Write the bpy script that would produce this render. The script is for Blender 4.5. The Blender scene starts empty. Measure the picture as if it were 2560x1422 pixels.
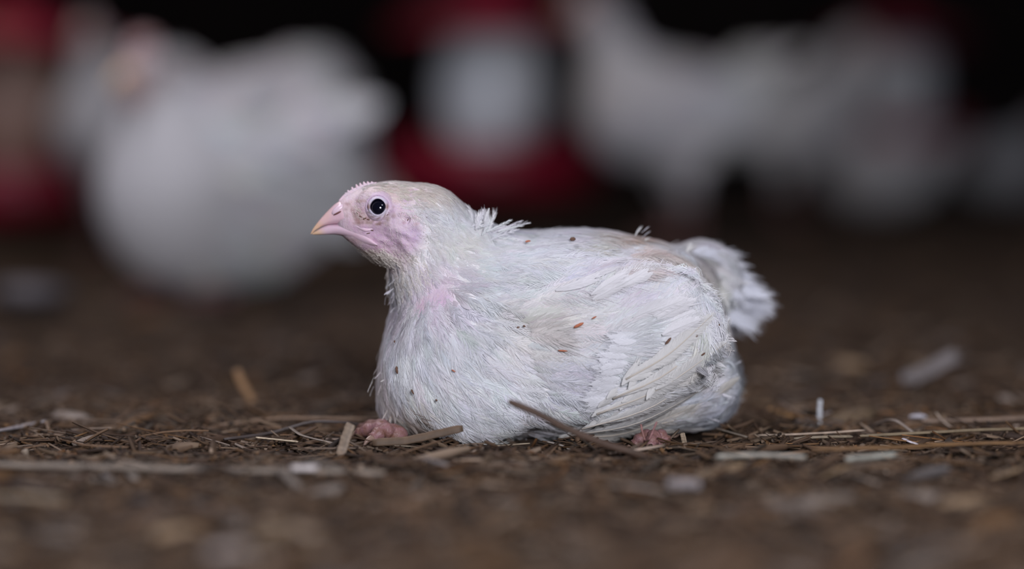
import bpy, math
import numpy as np
from mathutils import Vector, Matrix
from mathutils.bvhtree import BVHTree

S = bpy.context.scene
COL = S.collection
rng = np.random.default_rng(11)

# ------------------------------------------------------------------ camera, world, lights, exposure
FPX = 100.0 / 36.0 * 2560.0            # 100 mm lens on a 36 mm sensor, in pixels
DIST, HCAM = 1.78, 0.2025              # focus distance (m), lens height above the litter
PITCH = math.atan((711 - 300) / FPX)
cam_d = bpy.data.cameras.new('camera')
cam = bpy.data.objects.new('camera', cam_d)
COL.objects.link(cam)
cam.location = (0, -DIST, HCAM)
cam.rotation_euler = (math.pi / 2 - PITCH, 0, 0)
cam_d.lens, cam_d.sensor_width, cam_d.sensor_fit = 100, 36, 'HORIZONTAL'
cam_d.clip_start, cam_d.clip_end = 0.05, 60
cam_d.dof.use_dof = True
cam_d.dof.focus_distance = DIST - 0.012
cam_d.dof.aperture_fstop = 1.55
cam_d.dof.aperture_blades = 0
S.camera = cam

w = bpy.data.worlds.new('World'); S.world = w; w.use_nodes = True
bg = w.node_tree.nodes['Background']
bg.inputs[0].default_value = (0.55, 0.62, 0.85, 1)
bg.inputs[1].default_value = 0.065

def area(name, loc, target, size, power, color, size_y=None):
    l = bpy.data.lights.new(name, 'AREA')
    l.energy, l.color, l.size = power, color, size
    if size_y: l.shape, l.size_y = 'RECTANGLE', size_y
    o = bpy.data.objects.new(name, l); COL.objects.link(o)
    o.location = loc
    o.rotation_euler = (Vector(target) - Vector(loc)).to_track_quat('-Z', 'Y').to_euler()
    return o
area('work_lamp', (0.36, -2.0, 0.55), (0.0, 0.1, 0.08), 0.45, 47, (0.92, 0.92, 1.0))
area('side_lamp', (0.75, -1.1, 1.25), (0.0, 0.05, 0.1), 0.25, 3.5, (0.88, 0.90, 1.0))  # added, unseen light for a small glint in the eye
area('overhead_strip_lamp', (-0.9, 0.5, 1.9), (-0.2, 0.3, 0), 1.2, 31, (0.92, 0.89, 1.0), 0.3)  # unseen fill, put in to brighten the birds and litter at left
area('rear_strip_lamp', (-1.2, 2.6, 1.9), (-0.4, 2.4, 0), 0.8, 9, (1.0, 0.80, 0.62), 0.3)  # added warm light on the tops of the birds behind, source unseen

S.view_settings.view_transform = 'Standard'
S.view_settings.look = 'None'
S.view_settings.gamma = 1
S.view_settings.use_curve_mapping = False
S.view_settings.exposure = 0.0

# ------------------------------------------------------------------ helpers
CP, SP = math.cos(PITCH), math.sin(PITCH)
CAM = np.array([0, -DIST, HCAM])
def ray(px, py):
    """world direction through a pixel of the 2560x1422 frame (for measuring places from the photograph)"""
    a, b = (np.asarray(px, float) - 1280) / FPX, (711 - np.asarray(py, float)) / FPX
    return np.stack([a, b * SP + CP, b * CP - SP], -1)
def at(px, py, Y=0.0):
    d = ray(px, py)
    t = (np.asarray(Y, float) + DIST) / d[..., 1]
    return CAM + d * t[..., None]
def ground(px, py, z=0.0):
    d = ray(px, py)
    t = (z - HCAM) / d[..., 2]
    return CAM + d * t[..., None]
def pix(P):
    P = np.asarray(P, float) - CAM
    f = P[..., 1] * CP - P[..., 2] * SP
    u = P[..., 1] * SP + P[..., 2] * CP
    return 1280 + FPX * P[..., 0] / f, 711 - FPX * u / f

def norm(v):
    return v / np.maximum(np.linalg.norm(v, axis=-1, keepdims=True), 1e-9)

def mesh(name, V, F, mat=None, parent=None, col=None, smooth=True, loc=None):
    """V (n,3) world; F (m,4) or (m,3) array or list of index lists; one object"""
    V = np.asarray(V, np.float32).reshape(-1, 3)
    me = bpy.data.meshes.new(name)
    if isinstance(F, np.ndarray):
        m, k = F.shape
        me.vertices.add(len(V)); me.vertices.foreach_set('co', V.ravel())
        me.loops.add(m * k); me.loops.foreach_set('vertex_index', F.astype(np.int32).ravel())
        me.polygons.add(m); me.polygons.foreach_set('loop_start', np.arange(0, m * k, k, dtype=np.int32))
        me.update(calc_edges=True)
    else:
        me.from_pydata(V.tolist(), [], [list(map(int, f)) for f in F]); me.update()
    if smooth:
        me.polygons.foreach_set('use_smooth', np.ones(len(me.polygons), bool))
    if col is not None:
        ca = me.color_attributes.new('tint', 'FLOAT_COLOR', 'POINT')
        c = np.ones((len(V), 4), np.float32); c[:, :3] = col
        ca.data.foreach_set('color', c.ravel())
    o = bpy.data.objects.new(name, me); COL.objects.link(o)
    if mat: me.materials.append(mat)
    if parent is not None:
        o.parent = parent
        o.matrix_parent_inverse = Matrix.Translation(-Vector(parent.location)) if parent.parent is None and parent.rotation_euler[:] == (0, 0, 0) else Matrix()
    return o

def empty(name, label, cat, loc=(0, 0, 0), rz=0.0, group=None):
    o = bpy.data.objects.new(name, None); COL.objects.link(o)
    o.empty_display_size = 0.02
    o.location = loc; o.rotation_euler = (0, 0, rz)
    return tag(o, label, cat, group)
def tag(o, label=None, cat=None, group=None, kind=None):
    if label: o['label'] = label
    if cat: o['category'] = cat
    if group: o['group'] = group
    if kind: o['kind'] = kind
    return o

class Geo:
    def __init__(s): s.V, s.F, s.C, s.N, s.n = [], [], [], [], 0
    def add(s, V, F, C=None, N=None):
        V = np.asarray(V, float).reshape(-1, 3)
        s.N.append(np.zeros_like(V) if N is None else np.broadcast_to(np.asarray(N, float), V.shape))
        s.V.append(V); s.F.append(np.asarray(F) + s.n); s.n += len(V)
        if C is not None: s.C.append(np.broadcast_to(np.asarray(C, float), V.shape))
    def build(s, name, mat, parent=None, smooth=True):
        V, F, N = np.concatenate(s.V), np.concatenate(s.F), np.concatenate(s.N)
        if N.any() and F.shape[1] == 4:             # wind every face to agree with its shading normal
            gn = np.cross(V[F[:, 2]] - V[F[:, 0]], V[F[:, 3]] - V[F[:, 1]])
            F = np.where(((gn * N[F].sum(1)).sum(1) < 0)[:, None], F[:, ::-1], F)
        o = mesh(name, V, F, mat, parent, np.concatenate(s.C) if s.C else None, smooth)
        if N.any(): o.data.normals_split_custom_set_from_vertices(N.tolist())   # feathers shade along the plumage, not fibre by fibre
        return o

def tube(pts, rad, k=10, flat=1.0, up=(0, 0, 1), caps=True):
    """tapered tube along pts; flat squeezes it along 'up'. Returns V, F (quads; caps as degenerate-free fans of quads)"""
    pts = np.asarray(pts, float); rad = np.broadcast_to(np.asarray(rad, float), len(pts))
    T = norm(np.gradient(pts, axis=0))
    up = np.asarray(up, float)
    Bn = np.cross(T, up); bad = np.linalg.norm(Bn, axis=1) < 1e-4
    Bn[bad] = np.cross(T[bad], [1, 0, 0.01]); Bn = norm(Bn)
    Nn = norm(np.cross(Bn, T))
    a = np.arange(k) * 2 * math.pi / k
    V = pts[:, None] + rad[:, None, None] * (np.cos(a)[None, :, None] * Bn[:, None] + flat * np.sin(a)[None, :, None] * Nn[:, None])
    n = len(pts)
    i, j = np.meshgrid(np.arange(n - 1), np.arange(k), indexing='ij')
    F = np.stack([i * k + j, i * k + (j + 1) % k, (i + 1) * k + (j + 1) % k, (i + 1) * k + j], -1).reshape(-1, 4)
    V = V.reshape(-1, 3)
    if caps:
        h = k // 2
        for base in (0, (n - 1) * k):
            q = [[base + m, base + m + 1, base + k - 2 - m, base + k - 1 - m] for m in range(h - 1)]
            q = np.array(q)
            F = np.concatenate([F, q if base else q[:, ::-1]])
    return V, F

def spline(pts, n):
    pts = np.asarray(pts, float)
    if len(pts) == 2: return pts[0] + (pts[1] - pts[0]) * np.linspace(0, 1, n)[:, None]
    d = np.r_[0, np.cumsum(np.linalg.norm(np.diff(pts, axis=0), axis=1))]
    t = np.linspace(0, d[-1], n)
    P = np.r_[[2 * pts[0] - pts[1]], pts, [2 * pts[-1] - pts[-2]]]
    i = np.clip(np.searchsorted(d, t, 'right') - 1, 0, len(pts) - 2)
    u = ((t - d[i]) / (d[i + 1] - d[i]))[:, None]
    p0, p1, p2, p3 = P[i], P[i + 1], P[i + 2], P[i + 3]
    return 0.5 * (2 * p1 + (p2 - p0) * u + (2 * p0 - 5 * p1 + 4 * p2 - p3) * u ** 2 + (3 * p1 - p0 - 3 * p2 + p3) * u ** 3)

def lathe(prof, k=48):
    prof = np.asarray(prof, float); a = np.arange(k) * 2 * math.pi / k
    V = np.stack([prof[:, 0, None] * np.cos(a), prof[:, 0, None] * np.sin(a), np.broadcast_to(prof[:, 1, None], (len(prof), k))], -1)
    i, j = np.meshgrid(np.arange(len(prof) - 1), np.arange(k), indexing='ij')
    F = np.stack([i * k + j, i * k + (j + 1) % k, (i + 1) * k + (j + 1) % k, (i + 1) * k + j], -1).reshape(-1, 4)
    return V.reshape(-1, 3), F

# ------------------------------------------------------------------ materials
def mat(name, color=(.8, .8, .8), rough=.6, tint=False, spec=.3, bump=None, trans=0.0, vary=None, sss=0.0, coat=0.0):
    m = bpy.data.materials.new(name); m.use_nodes = True
    nt = m.node_tree; N, L = nt.nodes, nt.links
    b = N['Principled BSDF']; out = N['Material Output']
    b.inputs['Roughness'].default_value = rough
    b.inputs['Specular IOR Level'].default_value = spec
    b.inputs['Base Color'].default_value = (*color, 1)
    b.inputs['Coat Weight'].default_value = coat
    if sss:
        b.inputs['Subsurface Weight'].default_value = sss
        b.inputs['Subsurface Radius'].default_value = (1, .45, .4)
        b.inputs['Subsurface Scale'].default_value = 0.002
    src = None
    if tint:
        a = N.new('ShaderNodeAttribute'); a.attribute_name = 'tint'; src = a.outputs['Color']
    tc = N.new('ShaderNodeTexCoord')
    if vary:
        sc, c2, fac = vary
        n = N.new('ShaderNodeTexNoise'); n.inputs['Scale'].default_value = sc; n.inputs['Detail'].default_value = 6
        L.new(tc.outputs['Object'], n.inputs['Vector'])
        r = N.new('ShaderNodeMapRange'); r.inputs[1].default_value = .35; r.inputs[2].default_value = .7; r.inputs[4].default_value = fac
        L.new(n.outputs['Fac'], r.inputs[0])
        x = N.new('ShaderNodeMix'); x.data_type = 'RGBA'
        L.new(r.outputs[0], x.inputs['Factor'])
        if src: L.new(src, x.inputs['A'])
        else: x.inputs['A'].default_value = (*color, 1)
        x.inputs['B'].default_value = (*c2, 1)
        src = x.outputs['Result']
    if src: L.new(src, b.inputs['Base Color'])
    if bump:
        sc, st, dist = bump
        n = N.new('ShaderNodeTexNoise'); n.inputs['Scale'].default_value = sc; n.inputs['Detail'].default_value = 5
        L.new(tc.outputs['Object'], n.inputs['Vector'])
        bu = N.new('ShaderNodeBump'); bu.inputs['Strength'].default_value = st; bu.inputs['Distance'].default_value = dist
        L.new(n.outputs['Fac'], bu.inputs['Height']); L.new(bu.outputs[0], b.inputs['Normal'])
    if trans:
        t = N.new('ShaderNodeBsdfTranslucent'); mx = N.new('ShaderNodeMixShader'); mx.inputs[0].default_value = trans
        if src: L.new(src, t.inputs['Color'])
        else: t.inputs['Color'].default_value = (*color, 1)
        L.new(b.outputs[0], mx.inputs[1]); L.new(t.outputs[0], mx.inputs[2]); L.new(mx.outputs[0], out.inputs['Surface'])
    return m

M_FEATHER = mat('feather', rough=.55, tint=True, spec=.25, trans=.45)
M_SKIN = mat('skin', rough=.55, tint=True, spec=.22, bump=(620, .45, .0010), vary=(330, (.70, .60, .58), .35), sss=.2)
M_BEAK = mat('beak', rough=.33, tint=True, spec=.45, bump=(500, .15, .0004), sss=.2)
M_COMB = mat('comb', (.66, .50, .56), .5, bump=(900, .4, .0006), sss=.25)
M_LID = mat('eyelid', rough=.42, tint=True, bump=(900, .5, .0008), vary=(500, (.58, .46, .50), .5), sss=.15)
M_EYE = mat('eye', (.003, .003, .008), .04, spec=.4, coat=.5)
M_FOOT = mat('foot_skin', (.22, .115, .12), .4, bump=(600, .6, .0010), vary=(230, (.14, .065, .04), .95), sss=.1)
M_CLAW = mat('claw', (.20, .13, .10), .4)
M_NOSTRIL = mat('nostril', (.13, .045, .04), .6)
def straw_mat():
    m = mat('straw', rough=.6, tint=True, spec=.3, vary=(1, (.05, .032, .02), .35), bump=(1, .3, .0006))
    nt = m.node_tree
    for n in list(nt.nodes):
        if n.type == 'TEX_NOISE':
            mp = nt.nodes.new('ShaderNodeMapping'); mp.inputs['Scale'].default_value = (260, 300, 300)
            l = n.inputs['Vector'].links[0]; src = l.from_socket; nt.links.new(src, mp.inputs['Vector']); nt.links.new(mp.outputs[0], n.inputs['Vector'])
    return m
M_STRAW_OLD = mat('straw', rough=.6, tint=True, spec=.3, bump=(700, .35, .0006), vary=(160, (.05, .032, .02), .45))
M_STRAW = straw_mat()
M_LITTER = mat('litter', rough=.75, tint=True, spec=.2)
M_FLOOR = mat('floor_litter', (.055, .036, .024), .9, spec=.15, vary=(28, (.02, .013, .009), .9), bump=(220, .8, .004))
M_WALL = mat('shed_wall', (.035, .024, .02), .8, vary=(3, (.015, .01, .01), .8))
M_RED = mat('red_plastic', (.20, .003, .022), .4, spec=.35, vary=(9, (.11, .003, .008), .8))
M_HOPPER = mat('milky_plastic', (.62, .66, .70), .35, spec=.5, vary=(7, (.50, .45, .42), .6))
M_STEEL = mat('galvanised', (.25, .24, .24), .45)
M_FECK = mat('dirt', (.12, .065, .045), .8)
M_FECK2 = mat('reddish_dirt', (.38, .13, .07), .8)
M_BGSKIN = mat('bird_skin', (.46, .28, .27), .5)
M_BGBEAK = mat('bird_beak', (.62, .42, .25), .4)

# ------------------------------------------------------------------ signed-distance modelling (one continuous surface)
def surface_nets(f, xs, ys, zs):
    ins = f < 0
    nx, ny, nz = f.shape
    cnt = np.zeros((nx - 1, ny - 1, nz - 1), np.int8)
    for a in (0, 1):
        for b in (0, 1):
            for c in (0, 1):
                cnt += ins[a:nx - 1 + a, b:ny - 1 + b, c:nz - 1 + c]
    ci = np.argwhere((cnt > 0) & (cnt < 8))
    idx = -np.ones(cnt.shape, np.int64); idx[tuple(ci.T)] = np.arange(len(ci))
    acc = np.zeros((len(ci), 3)); num = np.zeros(len(ci))
    G = (xs, ys, zs)
    cor = [(a, b, c) for a in (0, 1) for b in (0, 1) for c in (0, 1)]
    for p in cor:
        for ax in range(3):
            if p[ax] == 0:
                q = list(p); q[ax] = 1
                ip, iq = ci + p, ci + q
                fp, fq = f[tuple(ip.T)].astype(float), f[tuple(iq.T)].astype(float)
                cr = (fp < 0) != (fq < 0)
                t = np.where(cr, fp / np.where(cr, fp - fq, 1), 0)
                P = np.stack([G[k][ip[:, k]] for k in range(3)], 1); Q = np.stack([G[k][iq[:, k]] for k in range(3)], 1)
                acc += np.where(cr[:, None], P + (Q - P) * t[:, None], 0); num += cr
    V = acc / num[:, None]
    Fs = []
    for ax in range(3):
        b, c = (ax + 1) % 3, (ax + 2) % 3
        lo = [slice(None)] * 3; hi = [slice(None)] * 3
        lo[ax] = slice(0, -1); hi[ax] = slice(1, None)
        s0, s1 = ins[tuple(lo)], ins[tuple(hi)]
        e = np.argwhere(s0 != s1)
        e = e[(e[:, b] > 0) & (e[:, c] > 0) & (e[:, b] < f.shape[b] - 1) & (e[:, c] < f.shape[c] - 1)]
        flip = s0[tuple(e.T)]
        o = np.eye(3, dtype=int)
        q = [idx[tuple((e - db * o[b] - dc * o[c]).T)] for db, dc in ((0, 0), (1, 0), (1, 1), (0, 1))]
        q = np.stack(q, 1)
        q[~flip] = q[~flip][:, ::-1]
        Fs.append(q)
    return V, np.concatenate(Fs)

def smin(a, b, k):
    h = np.clip(.5 + .5 * (b - a) / k, 0, 1)
    return b + (a - b) * h - k * h * (1 - h)
def ell(X, Y, Z, c, r, rot=0.0):
    """ellipsoid; rot turns it in the xz plane"""
    x, y, z = X - c[0], Y - c[1], Z - c[2]
    if rot:
        cs, sn = math.cos(rot), math.sin(rot)
        x, z = x * cs + z * sn, -x * sn + z * cs
    k0 = np.sqrt((x / r[0]) ** 2 + (y / r[1]) ** 2 + (z / r[2]) ** 2)
    k1 = np.sqrt((x / r[0] ** 2) ** 2 + (y / r[1] ** 2) ** 2 + (z / r[2] ** 2) ** 2) + 1e-9
    return k0 * (k0 - 1) / k1
def cone(X, Y, Z, a, b, ra, rb):
    a, b = np.asarray(a, float), np.asarray(b, float); d = b - a
    t = np.clip(((X - a[0]) * d[0] + (Y - a[1]) * d[1] + (Z - a[2]) * d[2]) / (d @ d), 0, 1)
    return np.sqrt((X - a[0] - t * d[0]) ** 2 + (Y - a[1] - t * d[1]) ** 2 + (Z - a[2] - t * d[2]) ** 2) - (ra + (rb - ra) * t)
def loft(X, Y, Z, st, e=2.0):
    """stations (x, zlo, zhi, hy, yc) along x"""
    st = np.asarray(st, float)
    I = lambda c: np.interp(X, st[:, 0], st[:, c])
    zl, zh, hy, yc = I(1), I(2), I(3), I(4)
    hz = np.maximum((zh - zl) / 2, 5e-4); hy = np.maximum(hy, 5e-4)
    r = (np.abs((Y - yc) / hy) ** e + np.abs((Z - (zl + zh) / 2) / hz) ** e) ** (1 / e)
    f = (r - 1) * np.minimum(hz, hy)
    return np.maximum(f, np.maximum(st[0, 0] - X, X - st[-1, 0]))

# ---- the sitting chicken: contour stations measured from the photograph
YT = lambda mm: mm / 1000.0
def station(px, top, zb_mm, hy_mm, yc_mm, shrink=1.5):
    y = yc_mm / 1000
    p = at(px, top, y)
    return (p[0], zb_mm / 1000, max(p[2] - shrink / 1000, zb_mm / 1000 + .001), max(hy_mm - 2, .5) / 1000, y)
TORSO = [station(*a) for a in (
    (945, 958, 30, 2, 33), (951, 905, 17, 18, 34), (962, 845, 9, 30, 36), (985, 768, 4, 42, 38), (1020, 715, 1, 52, 40),
    (1080, 668, 0, 61, 42), (1150, 622, -1, 68, 45), (1250, 583, -2, 74, 48), (1350, 573, -2, 77, 50), (1450, 569, -2, 79, 52),
    (1550, 583, -2, 78, 55), (1650, 602, -1, 73, 58), (1720, 632, 1, 65, 62), (1770, 700, 4, 55, 66), (1800, 768, 9, 42, 68),
    (1820, 832, 16, 29, 70), (1832, 890, 26, 16, 71), (1838, 930, 38, 3, 72))]
def hst(px, top, bot, hy, yc=12):
    p, q = at(px, top, yc / 1000), at(px, bot, yc / 1000)
    return (p[0], q[2], p[2], hy / 1000, yc / 1000)
HEAD = [hst(*a) for a in (
    (842, 512, 575, 3), (850, 502, 584, 7.5), (860, 493, 594, 9.5), (875, 484, 606, 11.5), (890, 475, 617, 13), (915, 464, 632, 15),
    (945, 456, 645, 16.8), (975, 452, 654, 18), (1005, 453, 655, 19), (1035, 460, 645, 19.3), (1065, 468, 628, 19), (1090, 480, 606, 17.5),
    (1110, 494, 580, 14), (1122, 508, 560, 9), (1128, 525, 540, 3))]
EYE_PX = (946, 517)
def body_sdf(X, Y, Z):
    f = loft(X, Y, Z, TORSO, 2.25)
    A = lambda px, py, y: at(px, py, y)
    n = cone(X, Y, Z, A(1045, 562, .013), A(1086, 692, .024), .0205, .0255)
    n = smin(n, cone(X, Y, Z, A(1086, 692, .024), A(1140, 820, .040), .0255, .038), .012)
    n = smin(n, cone(X, Y, Z, A(1078, 545, .013), A(1190, 664, .030), .0195, .027), .012)
    f = smin(f, n, .016)
    h = loft(X, Y, Z, HEAD, 2.1)
    f = smin(f, h, .006)
    for s in (-1, 1):                              # both sides of the head: brow, cheek, ear bulge, eye socket
        yy = .012 + s * .0155
        c = A(940, 512, yy); f = smin(f, ell(X, Y, Z, (c[0], .012 + s * .0105, c[2]), (.0115, .0062, .0115)), .003)
        c = A(1012, 556, yy); f = smin(f, ell(X, Y, Z, (c[0], .012 + s * .0165, c[2]), (.012, .0045, .009)), .004)
        c = A(1028, 590, yy); f = smin(f, ell(X, Y, Z, (c[0], .014 + s * .0175, c[2]), (.008, .004, .011)), .003)
        c = A(1020, 549, yy); f = np.maximum(f, -ell(X, Y, Z, (c[0], .012 + s * .0212, c[2]), (.0016, .0022, .0022)))
        c = A(*EYE_PX, yy); f = -smin(-f, ell(X, Y, Z, (c[0], .012 + s * .0175, c[2]), (.0062, .0055, .0062)), .0015)
    # wing mass on both sides, thigh, tail head
    for s in (-1, 1):
        c = A(1535, 850, -.005)
        f = smin(f, ell(X, Y, Z, (c[0], .054 + s * .066, c[2] - .002), (.066, .017, .046), .25), .012)
        c = A(1180, 960, 0)
        f = smin(f, ell(X, Y, Z, (c[0], .046 + s * .052, .045), (.045, .020, .040)), .02)
    c = A(1738, 702, .100)
    f = smin(f, ell(X, Y, Z, c, (.027, .028, .024), -.5), .010)
    return f

xs = np.concatenate([np.arange(-.114, -.022, .00085), np.arange(-.022, .154, .0017)])
ys = np.concatenate([np.arange(-.034, .036, .0010), np.arange(.036, .146, .0017)])
zs = np.concatenate([np.arange(-.006, .108, .0017), np.arange(.108, .172, .00085)])
f = body_sdf(*np.meshgrid(xs.astype(np.float32), ys.astype(np.float32), zs.astype(np.float32), indexing='ij'))
BV, BF = surface_nets(f, xs, ys, zs); del f

def vnormals(V, F):
    n = np.zeros_like(V)
    fn = np.cross(V[F[:, 2]] - V[F[:, 0]], V[F[:, 3]] - V[F[:, 1]])
    for k in range(4): np.add.at(n, F[:, k], fn)
    return norm(n)
def relax(V, F, it, lam=.5):
    for _ in range(it):
        s = np.zeros_like(V); c = np.zeros(len(V))
        for k in range(4):
            np.add.at(s, F[:, k], V[F[:, (k + 1) % 4]]); np.add.at(c, F[:, k], 1)
        V = V + lam * (s / c[:, None] - V)
    return V
BV = relax(BV, BF, 2)
BN = vnormals(BV, BF)
def sculpt(path, depth, width, near=True, mirror=False):
    """press a groove (depth > 0) or raise a ridge (depth < 0), in mm, along a path over the flank or face"""
    global BV
    u, v = pix(BV); p = np.asarray(path, float); d = np.full(len(u), 1e9)
    for (x0, y0), (x1, y1) in zip(p[:-1], p[1:]):
        ex, ey = x1 - x0, y1 - y0; t = np.clip(((u - x0) * ex + (v - y0) * ey) / (ex * ex + ey * ey + 1e-9), 0, 1)
        d = np.minimum(d, np.hypot(u - x0 - t * ex, v - y0 - t * ey))
    side = np.clip(-BN[:, 1] * 3 + .3, 0, 1)
    if mirror: side = np.clip(np.abs(BN[:, 1]) * 3, 0, 1)
    BV = BV - BN * (depth / 1000 * np.exp(-(d / width) ** 2) * side)[:, None]
sculpt([(1130, 800), (1185, 785), (1240, 790), (1300, 826)], 4.5, 26)       # under the neck hackle
sculpt([(1140, 740), (1200, 745), (1270, 745)], -2.0, 40)
sculpt([(1290, 815), (1312, 830)], 3.0, 20)
sculpt([(1330, 715), (1400, 705), (1470, 690), (1540, 650)], 3.5, 26)       # between back and wing
sculpt([(1300, 750), (1420, 745), (1540, 700), (1640, 655)], -2.0, 24)
sculpt([(1478, 850), (1465, 930), (1430, 1000)], 3.5, 26)                   # parted coverts
sculpt([(1300, 900), (1345, 960), (1330, 1040)], 2.5, 34)
sculpt([(1120, 820), (1150, 950), (1180, 1040)], -2.5, 70)
sculpt([(1752, 680), (1768, 760), (1772, 810)], 3.0, 16)                    # fold behind the hip
sculpt([(1720, 690), (1738, 760)], -2.0, 26)
sculpt([(1800, 900), (1700, 980), (1560, 1060)], 2.0, 30)
for _k in range(26):
    _a = np.random.default_rng(90 + _k); _x, _y = _a.uniform(885, 1055), _a.uniform(520, 640)
    if _y > 575 + (_x - 885) * .5 or np.hypot(_x - 946, _y - 517) < 46: continue
    sculpt([(_x - 10, _y - 3 + _a.uniform(-6, 6)), (_x, _y), (_x + 12, _y + _a.uniform(-6, 10))], _a.choice([.5, -.45]), 5, mirror=True)
sculpt([(925, 577), (960, 590), (985, 612)], .9, 11, mirror=True)            # wrinkles of the face
sculpt([(935, 600), (965, 618), (985, 640)], .8, 9, mirror=True)
sculpt([(905, 566), (935, 560), (970, 563)], -.7, 8, mirror=True)
sculpt([(985, 535), (1005, 525), (1035, 535)], -.7, 8, mirror=True)
sculpt([(1045, 560), (1055, 590), (1045, 625)], -.7, 8, mirror=True)
sculpt([(1002, 590), (1012, 615), (1030, 635)], -.6, 7, mirror=True)
sculpt([(885, 500), (878, 525), (884, 550)], .5, 7, mirror=True)
for _k in range(9):
    _a = np.random.default_rng(40 + _k); _x, _y = _a.uniform(975, 1075), _a.uniform(475, 535)
    sculpt([(_x - 12, _y - 6), (_x, _y), (_x + 14, _y + 10)], .5, 4.5, mirror=True)
BN = vnormals(BV, BF)
BVH = BVHTree.FromPolygons(BV.tolist(), BF.tolist())
def hit(px, py, lift=0.0):
    """point of the bird's surface seen through a pixel, and its normal"""
    d = ray(px, py)
    r = BVH.ray_cast(Vector(CAM), Vector(d).normalized())
    if r[0] is None: return None, None
    n = np.array(r[1]); n = n if n @ d < 0 else -n
    return np.array(r[0]) + n * lift, n

def blobs(u, v, base, spots):
    """base colour plus soft-edged patches of colour (skin, stains, painted feather shade): (px, py, rx, ry, colour, amount)"""
    c = np.broadcast_to(np.asarray(base, float), u.shape + (3,)).copy()
    for (x, y, rx, ry, k, a) in spots:
        g = a * np.exp(-(((u - x) / rx) ** 2 + ((v - y) / ry) ** 2) ** 1.4)
        c += (np.asarray(k) - c) * g[..., None]
    return c
LAV, PINK, CREAM, STAIN = (.60, .44, .58), (.66, .48, .56), (.66, .58, .48), (.20, .12, .07)
def speck(n, box, r, colr, a, seed):
    g = np.random.default_rng(seed)
    return [(g.uniform(box[0], box[2]), g.uniform(box[1], box[3]), r * g.uniform(.5, 1.4), r * g.uniform(.4, 1.1), colr, a * g.uniform(.4, 1)) for _ in range(n)]
SKIN_SPOTS = [(900, 545, 75, 75, PINK, .95), (955, 600, 66, 46, (.58, .41, .54), .9), (1005, 520, 60, 60, (.68, .57, .64), .7),
              (960, 475, 80, 22, (.62, .51, .44), .8), (1060, 480, 60, 30, (.70, .62, .58), .6), (1032, 588, 26, 36, (.52, .38, .56), .8), (1018, 612, 22, 22, (.58, .42, .56), .7),
              (1000, 558, 34, 20, (.74, .64, .70), .8), (1085, 740, 56, 70, (.64, .48, .62), .8), (1110, 760, 24, 26, (.62, .42, .60), .8), (1050, 770, 12, 50, (.62, .40, .54), .6),
              (925, 500, 30, 26, (.66, .57, .63), .6), (905, 545, 26, 16, (.54, .42, .36), .7), (1015, 478, 40, 10, (.54, .44, .32), .6),
              (848, 515, 26, 26, (.66, .48, .50), .8), (885, 602, 44, 12, (.46, .31, .31), .7), (930, 640, 50, 26, (.48, .33, .38), .8), (985, 650, 40, 40, (.54, .38, .46), .7),
              (880, 528, 16, 20, (.70, .60, .58), .6), (990, 500, 20, 10, (.60, .50, .40), .6)]
SKIN_SPOTS += speck(26, (860, 500, 935, 560), 6, (.38, .24, .22), .8, 4) + speck(22, (890, 536, 975, 562), 6, STAIN, .95, 5) + speck(14, (880, 500, 925, 556), 6, (.42, .28, .24), .8, 15) + speck(10, (962, 505, 985, 545), 5, (.36, .24, .2), .8, 16) + \
              speck(26, (960, 470, 1090, 530), 9, (.50, .36, .48), .7, 6) + speck(10, (980, 530, 1090, 560), 5, (.40, .24, .26), .8, 7) + \
              speck(14, (890, 600, 1010, 680), 9, (.38, .24, .30), .7, 8)
bu, bv = pix(BV)
bcol = blobs(bu, bv, (.70, .69, .70), SKIN_SPOTS)
hd_ = np.clip(np.exp(-(((bu - 950) / 105) ** 2 + ((bv - 555) / 95) ** 2) ** 2), 0, 1)[:, None]
bcol = bcol * (1 - hd_ * np.array([[.20, .29, .20]]))       # the bare face is darker than the down

bird_c = at(1390, 1000, .05)
chicken = empty('chicken', 'sharp white young chicken sitting on the litter in front, head turned to the left', 'chicken', (bird_c[0], .05, 0))
body = mesh('body', BV, BF, M_SKIN, chicken, bcol)
body['label'] = 'plump body and head with bare lavender pink face'

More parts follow.
